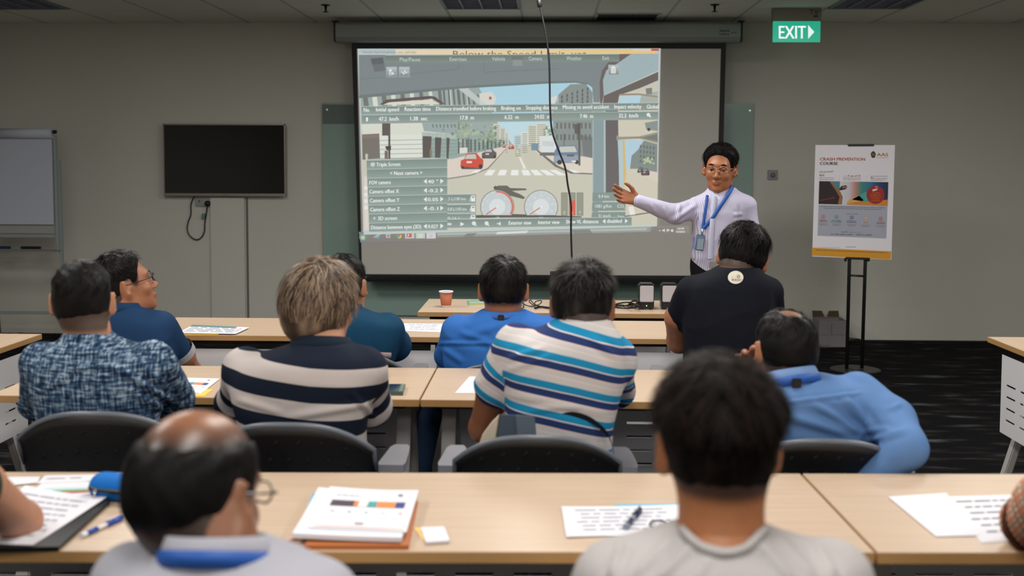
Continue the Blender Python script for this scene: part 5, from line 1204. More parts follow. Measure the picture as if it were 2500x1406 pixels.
band('collar', at(786, 862, 3.225), .080, .078, .048, cloth('navy_collar', (22, 34, 48)), P3[0], flare=.024, tilt=.015)

# 4 man in dark teal polo, third row
P4 = person('man in a dark teal polo, head half hidden behind the greying bob, third row', 4.66, dict(c=(842, 705, 4.7), yaw=-14, pitch=0, roll=-4, s=1.1, body=0),
 [(752, 800, 872, .07), (762, 780, 905, .1), (775, 740, 960, .115), (790, 722, 976, .125), (830, 724, 978, .13), (870, 740, 965, .13), (930, 750, 950, .13)],
 [dict(p=[(945, 800, 4.68, .068), (966, 842, 4.80, .058), (950, 850, 5.05, .045), (930, 835, 5.2, .03)], sleeve=1.3, hand=(900, 825, 5.3, (0, 0, -1), dict(side=-1))),
  dict(p=[(750, 800, 4.68, .064), (735, 865, 4.80, .05), (780, 845, 5.2, .034)], sleeve=1.0, hand=(820, 820, 5.3, (0, 0, -1), {}))],
 sk_a, cloth('teal_polo_fabric', (18, 60, 88)), hair=dict(side=.007, top=.016, n=2600, len=.03, sidelen=.7, wd=.0016, jit=.35, nape=-.07), hair_m=hair_black, seat=(-.82, 4.70, .47), nb=(842, 758, 4.68), seed=14)
band('collar', at(838, 764, 4.68), .078, .08, .04, cloth('teal_polo_fabric', ()), P4[0], flare=.014, tilt=.01)
bm = BM(); c = at(868, 862, 4.56); c1 = at(820, 858, 4.545); c2 = at(955, 868, 4.56); tube(bm, [c1, (c1+c2)/2+np.array([0, -.012, 0]), c2], .012, 10); obj('shirt_tail', bm, cloth('grey_pink_undershirt', (150, 128, 128)), P4[0])

# 5 man in bright blue shirt, third row
K5 = np.array
P5 = person('man in a bright blue shirt and lanyard with neat black hair, third row centre', 4.66, dict(c=(1229, 713, 4.68), yaw=0, pitch=0, s=1.14, body=2),
 [(756, 1184, 1272, .078), (768, 1160, 1300, .1), (776, 1128, 1345, .115), (786, 1105, 1368, .125), (815, 1092, 1382, .135), (860, 1082, 1392, .14), (900, 1085, 1385, .14)],
 [dict(p=[(1118, 805, 4.68, .066), (1095, 868, 4.80, .056), (1140, 850, 5.15, .038)], sleeve=2, hand=(1190, 830, 5.3, (0, 0, -1), {})),
  dict(p=[(1350, 805, 4.68, .066), (1385, 868, 4.80, .056), (1330, 850, 5.15, .038)], sleeve=2, hand=(1280, 830, 5.3, (0, 0, -1), dict(side=-1)))],
 sk_a, cloth('bright_blue_shirt_fabric', (48, 102, 176)), hair=dict(side=.009, top=.015, n=3600, len=.045, sidelen=.75, wd=.0018, whorl=(.02, -.062, .112), jit=.2, nape=-.038, fade=.6), hair_m=hair_black, seat=(-.16, 4.70, .47), nb=(1228, 762, 4.66), seed=15,
 legs=[[K5([-.25, 4.70, .53]), K5([-.50, 4.93, .50]), K5([-.56, 4.62, .09])], [K5([-.08, 4.70, .53]), K5([.0, 5.10, .52]), K5([.0, 5.1, .09])]], pants=JEAN, shoes=mat('dark_trainer', (30, 36, 44), .6),
 folds=[(1062, 838, 1200, 838, .006, 4), (1200, 838, 1340, 846, .006, 4), (1195, 836, 1205, 890, .004, 5), (1120, 810, 1200, 838, .005, 7), (1230, 790, 1140, 820, .005, 9), (1080, 850, 1130, 885, .005, 7)])
band('collar', at(1228, 790, 4.66), .080, .082, .046, bpy.data.materials['bright_blue_shirt_fabric'], P5[0], flare=.014, tilt=.012)
band('lanyard', at(1227, 787, 4.655), .096, .098, .024, lanyard_m, P5[0], flare=.006, tilt=.022, dip=.1)
bm = BM(); c = at(1223, 776, 4.553); box(bm, c, (.026, .006, .024), bev=.002); obj('lanyard_clip', bm, clip_m, P5[0])

# 6 man in multi-striped polo, second row
def sv6(P, arms):
    x0 = at(1371, 849, 3.1); dx = (P[:, 0]-x0[0]); z = P[:, 2]+.36*np.logaddexp(0, (dx-.0)/.06)*.06-.06*np.clip(-dx, 0, 1); u = (x0[2]-z)/.0815
    return arm_blend(P, [a for a in arms if a[0][0] < x0[0]], u, .0815, .02)
P6 = person('man in a polo striped teal, navy and grey, cheek on his hand', 3.2, dict(c=(1422, 752, 3.26), yaw=-8, pitch=-4, roll=2, s=1.02, body=0),
 [(778, 1368, 1482, .07), (792, 1345, 1500, .088), (806, 1310, 1508, .105), (822, 1268, 1515, .12), (845, 1238, 1528, .13), (880, 1228, 1532, .135), (930, 1233, 1524, .135), (980, 1236, 1508, .13), (1030, 1238, 1496, .13), (1070, 1240, 1492, .13), (1150, 1240, 1490, .13)],
 [dict(p=[(1262, 850, 3.22, .060), (1208, 950, 3.26, .052), (1178, 1045, 3.32, .040), (1215, 1010, 3.62, .030)], sleeve=.92, hand=(1260, 990, 3.75, (0, 0, -1), {})),
  dict(p=[(1498, 880, 3.24, .066), (1505, 955, 3.66, .048), (1482, 820, 3.45, .030)], sleeve=1.15, hand=(1458, 748, 3.38, (-1, -.4, 0), dict(curl=1.1, side=-1, s=.95)))],
 skin('skin_brown6', (134, 84, 56)), stripes('teal_navy_stripe', [(0, (26, 128, 172)), (.25, (210, 202, 204)), (.29, (36, 52, 98)), (.54, (210, 186, 184)), (.58, (186, 184, 184)), (.74, (208, 192, 190)), (.79, (190, 188, 188))]), sv=sv6,
 hair=dict(side=.009, top=.017, n=4800, len=.045, sidelen=.6, wd=.0018, whorl=(.015, -.055, .12), jit=.28, nape=-.060, lift_s=.30, mess=1.3), hair_m=hairmat('black_hair_greying', (9, 8, 8), (84, 76, 72), 6), seat=(.02, 3.25, .47), nb=(1428, 800, 3.2), seed=16, wr=.0035,
 folds=[(1240, 880, 1330, 850, .007, 9), (1240, 900, 1345, 868, .006, 8), (1235, 960, 1480, 1010, .004, 9), (1300, 1000, 1420, 990, .004, 8), (1440, 820, 1500, 870, .005, 8)])
band('collar', at(1426, 814, 3.2), .070, .073, .032, cloth('pale_grey_collar', (188, 184, 182)), P6[0], R=rotm(0, 0, 8), flare=.014, tilt=.012)

# 8 large man in black t-shirt, third row right
P8 = person('large man in a black t-shirt with a round white logo on the back', 4.66, dict(c=(1812, 634, 4.74), yaw=-12, pitch=-10, roll=10, s=1.14, body=-5),
 [(652, 1758, 1846, .075), (662, 1735, 1862, .1), (676, 1700, 1878, .12), (694, 1684, 1884, .135), (730, 1672, 1886, .145), (790, 1668, 1890, .15), (850, 1668, 1885, .15), (900, 1670, 1880, .15)],
 [dict(p=[(1690, 712, 4.68, .066), (1656, 775, 4.76, .056), (1658, 832, 4.86, .052), (1700, 830, 5.1, .036)], sleeve=1.0, hand=(1740, 812, 5.25, (0, 0, -1), {})),
  dict(p=[(1876, 715, 4.68, .064), (1884, 800, 4.9, .05), (1862, 700, 4.88, .034)], sleeve=1.0, hand=(1846, 655, 4.86, (-1, -.3, 0), dict(curl=1.2, side=-1, s=.9)))],
 sk_a, cloth('black_tshirt_fabric', (15, 18, 28)), hair=dict(side=.012, top=.022, n=4200, len=.05, sidelen=.8, wd=.0018, whorl=(.02, -.04, .12), jit=.35, nape=-.045, fade=.6, mess=1.4), hair_m=hair_black, seat=(.86, 4.70, .47), nb=(1800, 662, 4.68), seed=17, n=2.5,
 glass=mat('dark_metal_frame', (50, 40, 36), .3, .5))
Yb = at(1796, 677, 4.55); lg_ = P8[0]
def badge_map(x, y, ly=0): p = at(x, y, 4.52-.0004*ly); return p
d = Draw(badge_map)
c8 = at(1796, 677, 4.52); 
shirt8 = [o for o in P8[0].children if o.name.startswith('shirt')][0]
cov = np.array([v.co[:] for v in shirt8.data.vertices]); pp = proj(cov); near = cov[(np.abs(pp[:, 0]-1796) < 22) & (np.abs(pp[:, 1]-677) < 22) & (cov[:, 1] < 4.68)]
A_ = np.c_[near[:, 0], near[:, 2], near[:, 0]**2, near[:, 0]*near[:, 2], near[:, 2]**2, np.ones(len(near))]; cf = np.linalg.lstsq(A_, near[:, 1], rcond=None)[0]
def badge_map(x, y, ly=0):
    p = at(x, y, 4.55)
    for _ in range(3): yy = cf@np.array([p[0], p[2], p[0]**2, p[0]*p[2], p[2]**2, 1]); p = at(x, y, yy-.004-.0006*ly)
    return p
d = Draw(badge_map)
for k in range(24):
    a0, a1 = 2*PI*k/24, 2*PI*(k+1)/24; q = lambda r, a: (1796+r*19*math.cos(a), 677+r*16*math.sin(a))
    d.poly([q(0, 0), q(.5, a0), q(.5, a1)], (196, 190, 176), 0); d.poly([q(.5, a0), q(1, a0), q(1, a1), q(.5, a1)], (196, 190, 176), 0)
for k in range(5): d.disc(1803+3*math.cos(k*1.257), 675+3*math.sin(k*1.257), 1.8, (130, 120, 112), 1, 8)
d.disc(1803, 675, 1.3, (210, 204, 192), 2, 8); d.text('BUDDY', 1787, 685, 5, (110, 104, 100), 1, width=24, slope=.05, bold=.5); d.text('good', 1785, 677, 4, (176, 186, 194), 1, width=12)
d.build('shirt_logo', P8[0], PAINT)

# 9 man in light blue shirt, second row right
P9 = person('man with thinning hair in a light blue shirt, one elbow behind his chair', 3.2, dict(c=(1914, 862, 3.24), yaw=14, pitch=-2, roll=3, s=1.02, body=10),
 [(918, 1885, 1990, .07), (926, 1850, 2070, .095), (934, 1825, 2105, .11), (948, 1805, 2122, .125), (985, 1800, 2130, .135), (1030, 1808, 2128, .135), (1075, 1820, 2122, .13), (1170, 1830, 2110, .13)],
 [dict(p=[(2096, 968, 3.22, .070), (2175, 1030, 3.12, .064), (2212, 1096, 2.98, .052), (2105, 1200, 3.0, .038)], sleeve=3),
  dict(p=[(1835, 965, 3.24, .064), (1800, 975, 3.62, .050), (1826, 905, 3.36, .032)], sleeve=2, hand=(1826, 862, 3.29, (0, -1, 0), dict(curl=1.25, side=1)))],
 sk_a, cloth('light_blue_shirt_fabric', (88, 122, 170)), hair=dict(side=.006, top=.008, n=5200, len=.018, sidelen=.8, wd=.0012, whorl=(.0, -.05, .115), jit=.5, nape=-.06, fade=.75, bald=((.0, -.035, .130), (.036, .040, .030)), b0=.1, bmin=.5), hair_m=hair_black, seat=(.66, 3.25, .47), nb=(1926, 930, 3.2), seed=18, wr=.003,
 folds=[(1900, 985, 2105, 958, .005, 4), (1985, 985, 2105, 1058, .008, 9), (1890, 1005, 2080, 1060, .009, 12), (2060, 965, 2128, 1050, .009, 10), (2110, 1055, 2175, 1045, .006, 7), (2170, 1000, 2200, 985, .005, 6), (2120, 1075, 2210, 1050, .007, 8)])
band('collar', at(1930, 944, 3.2), .076, .08, .05, cloth('pale_blue_collar', (112, 140, 186)), P9[0], R=rotm(0, 0, -9), flare=.016, tilt=.02)
band('lanyard', at(1931, 948, 3.195), .087, .092, .026, lanyard_m, P9[0], R=rotm(0, 0, -9), flare=.004, tilt=.03, dip=.1)
bm = BM(); c = at(1945, 935, 3.096); box(bm, c, (.026, .006, .026), None, bev=.002); obj('lanyard_clip', bm, clip_m, P9[0])

# 10 balding man with glasses, front row left
P10 = person('balding man with glasses, white shirt and blue lanyard, nearest on the left', 1.62, dict(c=(480, 1212, 1.68), yaw=-26, pitch=-13, roll=0, s=1.08, body=0),
 [(1338, 430, 640, .072), (1356, 395, 680, .09), (1368, 330, 740, .11), (1384, 290, 790, .125), (1410, 265, 830, .13), (1500, 250, 850, .135), (1750, 270, 840, .13)],
 [dict(k=.02, p=[(330, 1432, 1.64, .066), (270, 1640, 1.75, .05), (380, 1600, 2.08, .036)], sleeve=1.0, hand=(470, 1540, 2.25, (0, 0, -1), {})),
  dict(k=.02, p=[(770, 1472, 1.64, .066), (840, 1680, 1.78, .05), (760, 1600, 2.08, .036)], sleeve=1.0, hand=(700, 1540, 2.25, (0, 0, -1), dict(side=-1)))],
 sk_e, cloth('white_shirt_fabric', (158, 158, 168)), hair=dict(side=.007, top=.006, n=7000, len=.02, sidelen=.9, wd=.0011, whorl=(0, -.03, .12), jit=.45, nape=-.078, fade=.8, bald=((.002, -.022, .122), (.074, .102, .076)), b0=.52, bmin=.0), hair_m=hair_black, seat=(-.46, 1.66, .47), glass=mat('silver_frame', (120, 112, 108), .25, .8), nb=(520, 1345, 1.64), seed=19, hs=.0055, h=.0045,
 legs=[[K5([-.56, 1.66, .54]), K5([-.62, 2.08, .53]), K5([-.62, 2.10, .09])], [K5([-.38, 1.66, .54]), K5([-.30, 2.10, .55]), K5([-.28, 2.12, .09])]])
band('collar', at(528, 1378, 1.62), .076, .078, .046, bpy.data.materials['white_shirt_fabric'], P10[0], flare=.010, tilt=.02)
band('lanyard', at(528, 1384, 1.615), .083, .086, .024, lanyard_m, P10[0], flare=.004, tilt=.03, dip=.1)

# 11 young man in white t-shirt, front row
P11 = person('young man in a white t-shirt with an undercut, back to the camera', 1.66, dict(c=(1752, 1102, 1.72), yaw=2, pitch=2, s=1.03, body=0),
 [(1294, 1682, 1846, .062), (1309, 1650, 1880, .08), (1320, 1565, 1970, .1), (1330, 1508, 2018, .112), (1350, 1464, 2062, .122), (1410, 1446, 2078, .13), (1500, 1450, 2075, .135), (1750, 1480, 2050, .13)],
 [dict(k=.02, p=[(1508, 1428, 1.68, .060), (1410, 1600, 1.85, .048), (1500, 1560, 2.15, .034)], sleeve=.8, hand=(1600, 1500, 2.3, (0, 0, -1), {})),
  dict(k=.02, p=[(2018, 1428, 1.68, .060), (2110, 1600, 1.85, .048), (2000, 1560, 2.15, .034)], sleeve=.8, hand=(1920, 1500, 2.3, (0, 0, -1), dict(side=-1)))],
 skin('skin_warm', (156, 98, 60)), cloth('white_tshirt_fabric', (166, 162, 162)), hair=dict(side=.007, top=.026, z0=.02, zr=.05, n=7000, len=.05, sidelen=.3, wd=.0015, whorl=(.0, -.04, .13), jit=.28, nape=-.046, fz=.008, lift_s=.2, mess=1.6), hair_m=hair_dark, seat=(.26, 1.70, .47), nb=(1760, 1310, 1.67), seed=20, hs=.0055, h=.0045, body_full=True,
 subs=[ell(at(1767, 1258, 1.585), (.056, .075, .050), .008, '-')], folds=[(1690, 1330, 1600, 1420, .007, 11), (1855, 1325, 1940, 1420, .007, 11), (1520, 1325, 1490, 1410, .007, 10), (1640, 1312, 1545, 1410, .006, 10), (1730, 1362, 1700, 1420, .004, 9), (1990, 1325, 2040, 1410, .007, 10), (1900, 1312, 1990, 1410, .005, 10)])
def surf(o, x, y, off=.003, w_=10):
    V = np.array([v.co[:] for v in o.data.vertices]); q = proj(V); m_ = (np.abs(q[:, 0]-x) < w_) & (np.abs(q[:, 1]-y) < w_); return at(x, y, V[m_, 1].min()-off)
sh11 = [o for o in P11[0].children if o.name.startswith('shirt')][0]
bm = BM(); tube(bm, smooth_pts([surf(sh11, x, y, -.001, 12) for x, y in ((1664, 1290), (1684, 1312), (1712, 1334), (1742, 1346), (1770, 1350), (1800, 1346), (1828, 1332), (1850, 1310), (1872, 1288))], 4), .0065, 8); obj('neckband', bm, bpy.data.materials['white_tshirt_fabric'], P11[0])

# 12 person whose arm enters at the left edge, front row
P12 = person('person at the left picture edge, only a bare elbow on the papers in view', 1.95, dict(c=(-330, 1010, 2.0), yaw=5, pitch=-4, s=1.0, body=0),
 [(1120, -380, -270, .07), (1140, -440, -210, .1), (1160, -500, -150, .12), (1250, -520, -130, .13), (1400, -500, -150, .13), (1600, -480, -170, .13)],
 [dict(p=[(-170, 1190, 1.97, .062), (-60, 1195, 2.16, .056), (50, 1272, 2.36, .043), (-120, 1292, 2.46, .032)], sleeve=.7, hand=(-220, 1270, 2.5, (0, 0, -1), dict(side=-1))),
  dict(p=[(-480, 1190, 1.97, .062), (-520, 1330, 2.2, .048), (-380, 1300, 2.5, .034)], sleeve=.9, hand=(-300, 1280, 2.6, (0, 0, -1), {}))],
 sk_b, cloth('dark_green_tshirt', (40, 60, 50)), hair=dict(side=.008, top=.014, n=1500), hair_m=hair_black, seat=(-1.18, 1.98, .47), nb=(-325, 1125, 1.97), seed=21)
# 13 person at the right edge
P13 = person('person at the right picture edge, only a beige plaid sleeve in view', 2.0, dict(c=(2760, 1000, 2.05), yaw=-4, pitch=-4, s=1.0, body=0),
 [(1110, 2705, 2815, .07), (1130, 2640, 2880, .1), (1150, 2590, 2930, .12), (1250, 2570, 2950, .13), (1400, 2590, 2930, .13), (1600, 2600, 2900, .13)],
 [dict(p=[(2625, 1190, 2.02, .064), (2560, 1235, 2.20, .062), (2508, 1275, 2.38, .050), (2650, 1280, 2.5, .036)], sleeve=3, hand=(2740, 1260, 2.55, (0, 0, -1), {})),
  dict(p=[(2890, 1190, 2.02, .062), (2930, 1330, 2.2, .048), (2840, 1300, 2.5, .034)], sleeve=1.2, hand=(2780, 1280, 2.6, (0, 0, -1), dict(side=-1)))],
 sk_a, plaid(), hair=dict(side=.008, top=.014, n=1500), hair_m=hair_black, seat=(1.24, 2.02, .47), nb=(2760, 1120, 2.02), seed=22)
bm = BM(); pts = [at(2508+x, 1275+y, 2.33+w_) for x, y, w_ in ((20, -100, 0), (-15, -68, -.005), (-48, -30, 0), (-52, 12, 0), (-30, 50, .01), (0, 72, .02))]
tube(bm, smooth_pts(pts, 4), .009, 8); obj('brown_cuff_piping', bm, cloth('brown_piping', (92, 56, 44)), P13[0])

# 7 presenter
pin = stripes('blue_white_pinstripe', [(0, (188, 184, 204)), (.72, (140, 144, 178))], .8)
YPn = 6.3
P7 = person('presenter in glasses and a pinstriped shirt pointing at the screen with open hand', YPn, dict(c=(1757, 415, YPn-.02), yaw=163, pitch=-3, roll=-3, s=1.05, body=180, foot=(0, -1, 0)),
 [(458, 1732, 1790, .062), (470, 1722, 1806, .08), (478, 1704, 1828, .1), (488, 1694, 1834, .115), (520, 1690, 1822, .13), (560, 1690, 1806, .14), (600, 1688, 1800, .14), (625, 1686, 1798, .135), (650, 1690, 1800, .125), (700, 1690, 1808, .12)],
 [dict(p=[(1708, 506, YPn, .062), (1648, 523, YPn-.06, .050), (1556, 490, YPn-.14, .034)], sleeve=2, k=.03, hand=(1512, 476, YPn-.17, (0, -1, .35), dict(curl=.22, side=-1, spread=.5, thumb=1.15, s=1.0))),
  dict(p=[(1818, 506, YPn, .064), (1834, 590, YPn-.02, .050), (1828, 660, YPn-.12, .034)], sleeve=2, hand=(1826, 705, YPn-.16, (-1, 0, 0), dict(curl=.5)))],
 sk_d, pin, hair=dict(side=.013, top=.024, n=4200, len=.04, sidelen=.6, wd=.002, whorl=(.02, -.04, .13), jit=.25, nape=-.05, front=.004, fr=.002, mess=1.2), hair_m=hair_black,
 sv=lambda P, arms: arm_blend(P, [], (P[:, 0]*.97+P[:, 1]*.3)/.0085, 1), seat=(.985, YPn, .90), nb=(1760, 468, YPn), seed=23, wr=.0035, h=.0038,
 legs=[[K5([.92, YPn, .92]), K5([.93, YPn-.01, .50]), K5([.93, YPn+.02, .09])], [K5([1.09, YPn, .92]), K5([1.10, YPn-.01, .50]), K5([1.11, YPn+.02, .09])]], pants=BLK,
 glass=mat('rimless_frame', (176, 130, 110), .25, .7), folds=[(1700, 500, 1640, 540, .010, 5), (1690, 480, 1720, 560, .006, 6), (1660, 500, 1650, 545, .008, 4), (1804, 500, 1803, 548, -.006, 4), (1790, 525, 1812, 522, .006, 4), (1590, 500, 1600, 520, .005, 4), (1620, 505, 1630, 535, .005, 4)])
T7, H7, R7, s7, _ = P7
f7 = lambda p: H7+R7@(np.array(p)*s7)
for s_ in (-1, 1):
    bm = BM(); tube(bm, [f7((s_*.046, .083, .030)), f7((s_*.034, .0905, .034)), f7((s_*.018, .092, .030))], [.0022, .0042, .003], 8); obj('eyebrow', bm, hair_black, T7)
    bm = BM(); q = f7((s_*.031, .0805, .0065)); bmesh.ops.create_uvsphere(bm, u_segments=14, v_segments=10, radius=.0108, matrix=Matrix.Translation(q)); e_ = obj('eye', bm, mat('eye_white', (150, 140, 132), .3), T7, True)
    bm = BM(); q = f7((s_*.031-.002, .0885, .0065)); bmesh.ops.create_uvsphere(bm, u_segments=10, v_segments=8, radius=.0062, matrix=Matrix.Translation(q)); obj('iris', bm, mat('dark_iris', (18, 12, 10), .2), e_, True)
    bm = BM(); tube(bm, [f7((s_*.044, .083, .009)), f7((s_*.032, .0935, .0125)), f7((s_*.019, .088, .009))], [.002, .0032, .002], 8); obj('upper_eyelid', bm, sk_d, T7)
# collar, placket, lanyard, badge
cw_ = mat('pale_shirt_collar', (186, 188, 208), .8)
cb = at(1761, 470, YPn)
band('collar', cb+np.array([0, 0, -.012]), .066, .068, .044, cw_, T7, R=rotm(180, 0, 0), flare=.018, a0=115, a1=425, tilt=.035)
for s_ in (-1, 1):
    bm = BM(); a_ = at(1761+s_*11, 470, YPn-.085); slab(bm, [a_, a_+np.array([s_*.035, .01, .01]), a_+np.array([s_*.02, -.02, -.075]), a_+np.array([-s_*.012, -.025, -.035])], .004); obj('collar_point', bm, cw_, T7)
sh7 = [o for o in T7.children if o.name.startswith('shirt')][0]
cov7 = np.array([v.co[:] for v in sh7.data.vertices]); px7 = proj(cov7)
def front7(x, y, off=.004):
    m_ = (np.abs(px7[:, 0]-x) < 9) & (np.abs(px7[:, 1]-y) < 9); yy = cov7[m_, 1].min() if m_.any() else YPn-.12
    return at(x, y, yy-off)
def strap(pts, wd, m_, name):
    Pq = [front7(x, y) for x, y in pts]; V = []; Q = []
    for i, p in enumerate(Pq):
        t_ = nrm(Pq[min(i+1, len(Pq)-1)]-Pq[max(i-1, 0)]); s_ = nrm(np.cross(t_, [0, 1, 0]))*wd/2; V += [p+s_, p-s_, p-s_+[0, .003, 0], p+s_+[0, .003, 0]]
    for i in range(len(Pq)-1):
        for k in range(4): Q.append((4*i+k, 4*i+(k+1) % 4, 4*i+4+(k+1) % 4, 4*i+4+k))
    return npmesh(name, np.array(V), np.array(Q), m_, T7)
strap([(1788, 448), (1789, 455), (1782, 468), (1772, 484), (1758, 504), (1744, 526), (1730, 544), (1718, 558)], .020, lanyard_m, 'lanyard')
strap([(1727, 476), (1724, 500), (1720, 525), (1716, 558)], .016, lanyard_m, 'lanyard')
strap([(1745, 478), (1742, 500), (1739, 540), (1736, 580), (1734, 632)], .026, mat('placket_m', (178, 180, 202), .8), 'placket')
c = front7(1709, 592, .012); bm = BM(); box(bm, c, (.046, .006, .088), Matrix.Rotation(.10, 3, 'Y'), bev=.003); bd = obj('badge', bm, mat('badge_holder', (96, 122, 150), .25), T7)
c2_ = front7(1710, 596, .0165); bm = BM(); box(bm, c2_, (.034, .002, .060), Matrix.Rotation(.10, 3, 'Y')); obj('badge_card', bm, mat('badge_card_m', (128, 144, 158), .5), bd)
c = front7(1714, 568, .012); bm = BM(); tube(bm, [c+np.array([0, 0, .02]), c-np.array([0, 0, .012])], .005, 8); obj('badge_hook', bm, mat('chrome', ()), T7)
zb_ = at(1740, 643, YPn)[2]; bm = BM(); V = []
band('belt', (.985+.0, YPn, zb_-.02), .170, .128, .036, mat('black_leather_belt', (14, 13, 14), .35), T7)
bm = BM(); box(bm, at(1741, 646, YPn-.133), (.04, .008, .036), bev=.003); obj('belt_buckle', bm, mat('chrome', ()), T7)
# ------------------------------------------------------------------ chairs under the sitters
chair_px('black office chair with a curved top behind the crosshatch shirt, second row left', 245, 1000, 3.04, rot=.05)
chair_px('black office chair with a grey armrest behind the striped woman, second row', 712, 1026, 3.04, rot=0)
chair_px('black office chair with both grey armrests, a bag hung on it, second row', 1312, 1056, 3.04, rot=0)
chair_px('black office chair behind the light blue shirt, second row right', 2010, 1066, 3.04, rot=-.06)
chair_px('black office chair behind the navy polo, third row left', 350, 878, 4.47, rot=-.1)
chair_px('black office chair behind the dark teal polo, third row', 852, 857, 4.47)
chair_px('black office chair behind the bright blue shirt, third row', 1230, 886, 4.47)
chair_px('black office chair behind the large man in black, third row', 1782, 872, 4.47)
for lb, x, y in (('black office chair under the balding man, front row', -.46, 1.45), ('black office chair under the young man in the white t-shirt, front row', .26, 1.47), ('black office chair under the person at the left edge', -1.18, 1.78), ('black office chair under the plaid person at the right edge', 1.24, 1.82)):
    chair(lb, x, y, ztop=.83)

# ------------------------------------------------------------------ things on the tables
paper_m = mat('white_paper', (214, 214, 222), .8)
def ground(pts, z): return [on(x, y, z) for x, y in pts]
def sheet(label, pts, z, group=None, draw=None, th=.0008, m_=None, name='paper_sheet', cat='paper', curl=0, parent=None):
    """sheet lying on a table: pts TL, TR, BR, BL in the picture, z = its underside"""
    Q = ground(pts, z+th); c = sum(Q)/4; t = parent or thing(name, label, cat, (c[0], c[1], z), group)
    nx, ny = 8, 6; q = quad_map(Q, (0, 0, 1), .00035)
    def mp(u, v, ly=0):
        p = q(u, v, ly).copy(); p[2] += curl*((u-.5)**2*4)*(1-v)**2+curl*.5*(v**2)*(1-u)**2*2; return p
    bm = BM(); top = [[bm.verts.new(mp(i/nx, j/ny)) for i in range(nx+1)] for j in range(ny+1)]; bot = [[bm.verts.new(mp(i/nx, j/ny)-np.array([0, 0, th])) for i in range(nx+1)] for j in range(ny+1)]
    for j in range(ny):
        for i in range(nx): bm.faces.new((top[j][i], top[j+1][i], top[j+1][i+1], top[j][i+1])); bm.faces.new((bot[j][i], bot[j][i+1], bot[j+1][i+1], bot[j+1][i]))
    for i in range(nx): bm.faces.new((top[0][i], top[0][i+1], bot[0][i+1], bot[0][i])); bm.faces.new((top[ny][i], bot[ny][i], bot[ny][i+1], top[ny][i+1]))
    for j in range(ny): bm.faces.new((top[j][0], bot[j][0], bot[j+1][0], top[j+1][0])); bm.faces.new((top[j][nx], top[j+1][nx], bot[j+1][nx], bot[j][nx]))
    obj('page', bm, m_ or paper_m, t)
    if draw: d = Draw(lambda u, v, ly=0: mp(u, v, ly+2)); draw(d); d.build('print', t, PAINT)
    return t, mp
def flyer(d):   # small copy of the course poster
    for k in range(16):
        u = .1+.8*k/16; f = k/15; c = (62, 50, 66) if f < .3 else ((200, 120, 70) if f < .36 else ((216, 216, 222) if f < .5 else ((60, 150, 150) if f < .66 else ((232, 128, 60) if f < .92 else (40, 60, 120)))))
        d.rect(u, .33, u+.051, .47, c, 1)
    d.dashes(.12, .2, .25, .02, (160, 160, 168), 1); d.disc(.82, .15, .03, (110, 112, 120), 1, 10)
    for k in range(5): d.disc(.16+k*.18, .60, .022, ((210, 160, 160), (150, 170, 190), (150, 190, 180), (220, 200, 170), (200, 160, 160))[k], 1, 8)
    d.dashes(.12, .72, .75, .012, (190, 190, 200), 1); d.rect(.45, .84, .54, .89, (150, 150, 166), 1); d.rect(.05, .93, .97, .97, (226, 204, 204), 1)
def lines(cols=(150, 154, 172), n=7, head=None):
    def f(d):
        if head: d.rect(.0, .0, 1, .05, head, 1)
        for k in range(n): d.dashes(.1 if k in (0, 3) else .14, .14+k*.8/n, .76-(k % 3)*.05, .035, cols, 1)
    return f
z0 = T_H+.0004
# front row, left
fo = sheet('black clipboard folder under the papers by the bare elbow at the far left', [(60, 1188), (268, 1221), (143, 1334), (-110, 1339)], z0, th=.010, m_=black_m, name='clipboard', cat='clipboard')
sheet('printed sheet on the black clipboard under the bare elbow', [(62, 1188), (260, 1217), (80, 1330), (-110, 1325)], z0+.0106, draw=lines((170, 172, 186), 8), curl=.004)
sheet('colour brochure with green and red bands beneath the clipboard papers', [(110, 1172), (236, 1176), (292, 1202), (60, 1215)], z0, th=.001, draw=lambda d: (d.rect(0, .5, 1, .7, (178, 204, 214), 1), d.rect(0, .66, .7, .78, (110, 160, 80), 2), d.rect(.0, .8, .85, .88, (214, 90, 110), 2)))
sheet('white sheet with a faint grey heading behind the pencil case', [(110, 1160), (232, 1158), (250, 1172), (90, 1180)], z0+.0012, draw=lambda d: d.dashes(.1, .5, .6, .12, (176, 170, 178), 1))
sheet('plain white sheet at the far left edge of the front table', [(-60, 1165), (98, 1163), (92, 1178), (-90, 1195)], z0+.0024)
# pencil case
c = on(278, 1196, z0); pc_ = thing('pencil_case', 'blue zipped pencil case beside the balding head on the front table', 'pencil case', (c[0], c[1], z0))
a_, b__ = on(250, 1188, T_H+.03), on(345, 1196, T_H+.03)
P_, Q_ = shape([cone(a_, b__, .030, .030, .02), cone(a_+np.array([.004, .012, .0]), b__+np.array([0, .014, .0]), .030, .029, .02)], .005, lambda X, Y, Z: (T_H+.004)-Z, 2)
npmesh('body', P_, Q_, cloth('bright_blue_case', (18, 104, 186), .6), pc_)
dx = nrm(b__-a_); bm = BM(); tube(bm, smooth_pts([a_+np.array([-.024, .01, .004]), a_+np.array([-.02, -.022, .002]), a_+np.array([.01, -.032, .0]), b__+np.array([0, -.032, 0])], 5), .0055, 8); zp = obj('zip', bm, black_m, pc_)
bm = BM(); e_ = a_+np.array([-.004, -.034, 0]); tube(bm, [e_, e_+np.array([.0, -.006, -.018])], .003, 6); bmesh.ops.create_uvsphere(bm, u_segments=8, v_segments=6, radius=.006, matrix=Matrix.Translation(e_)); obj('zip_pull', bm, mat('chrome', ()), zp)
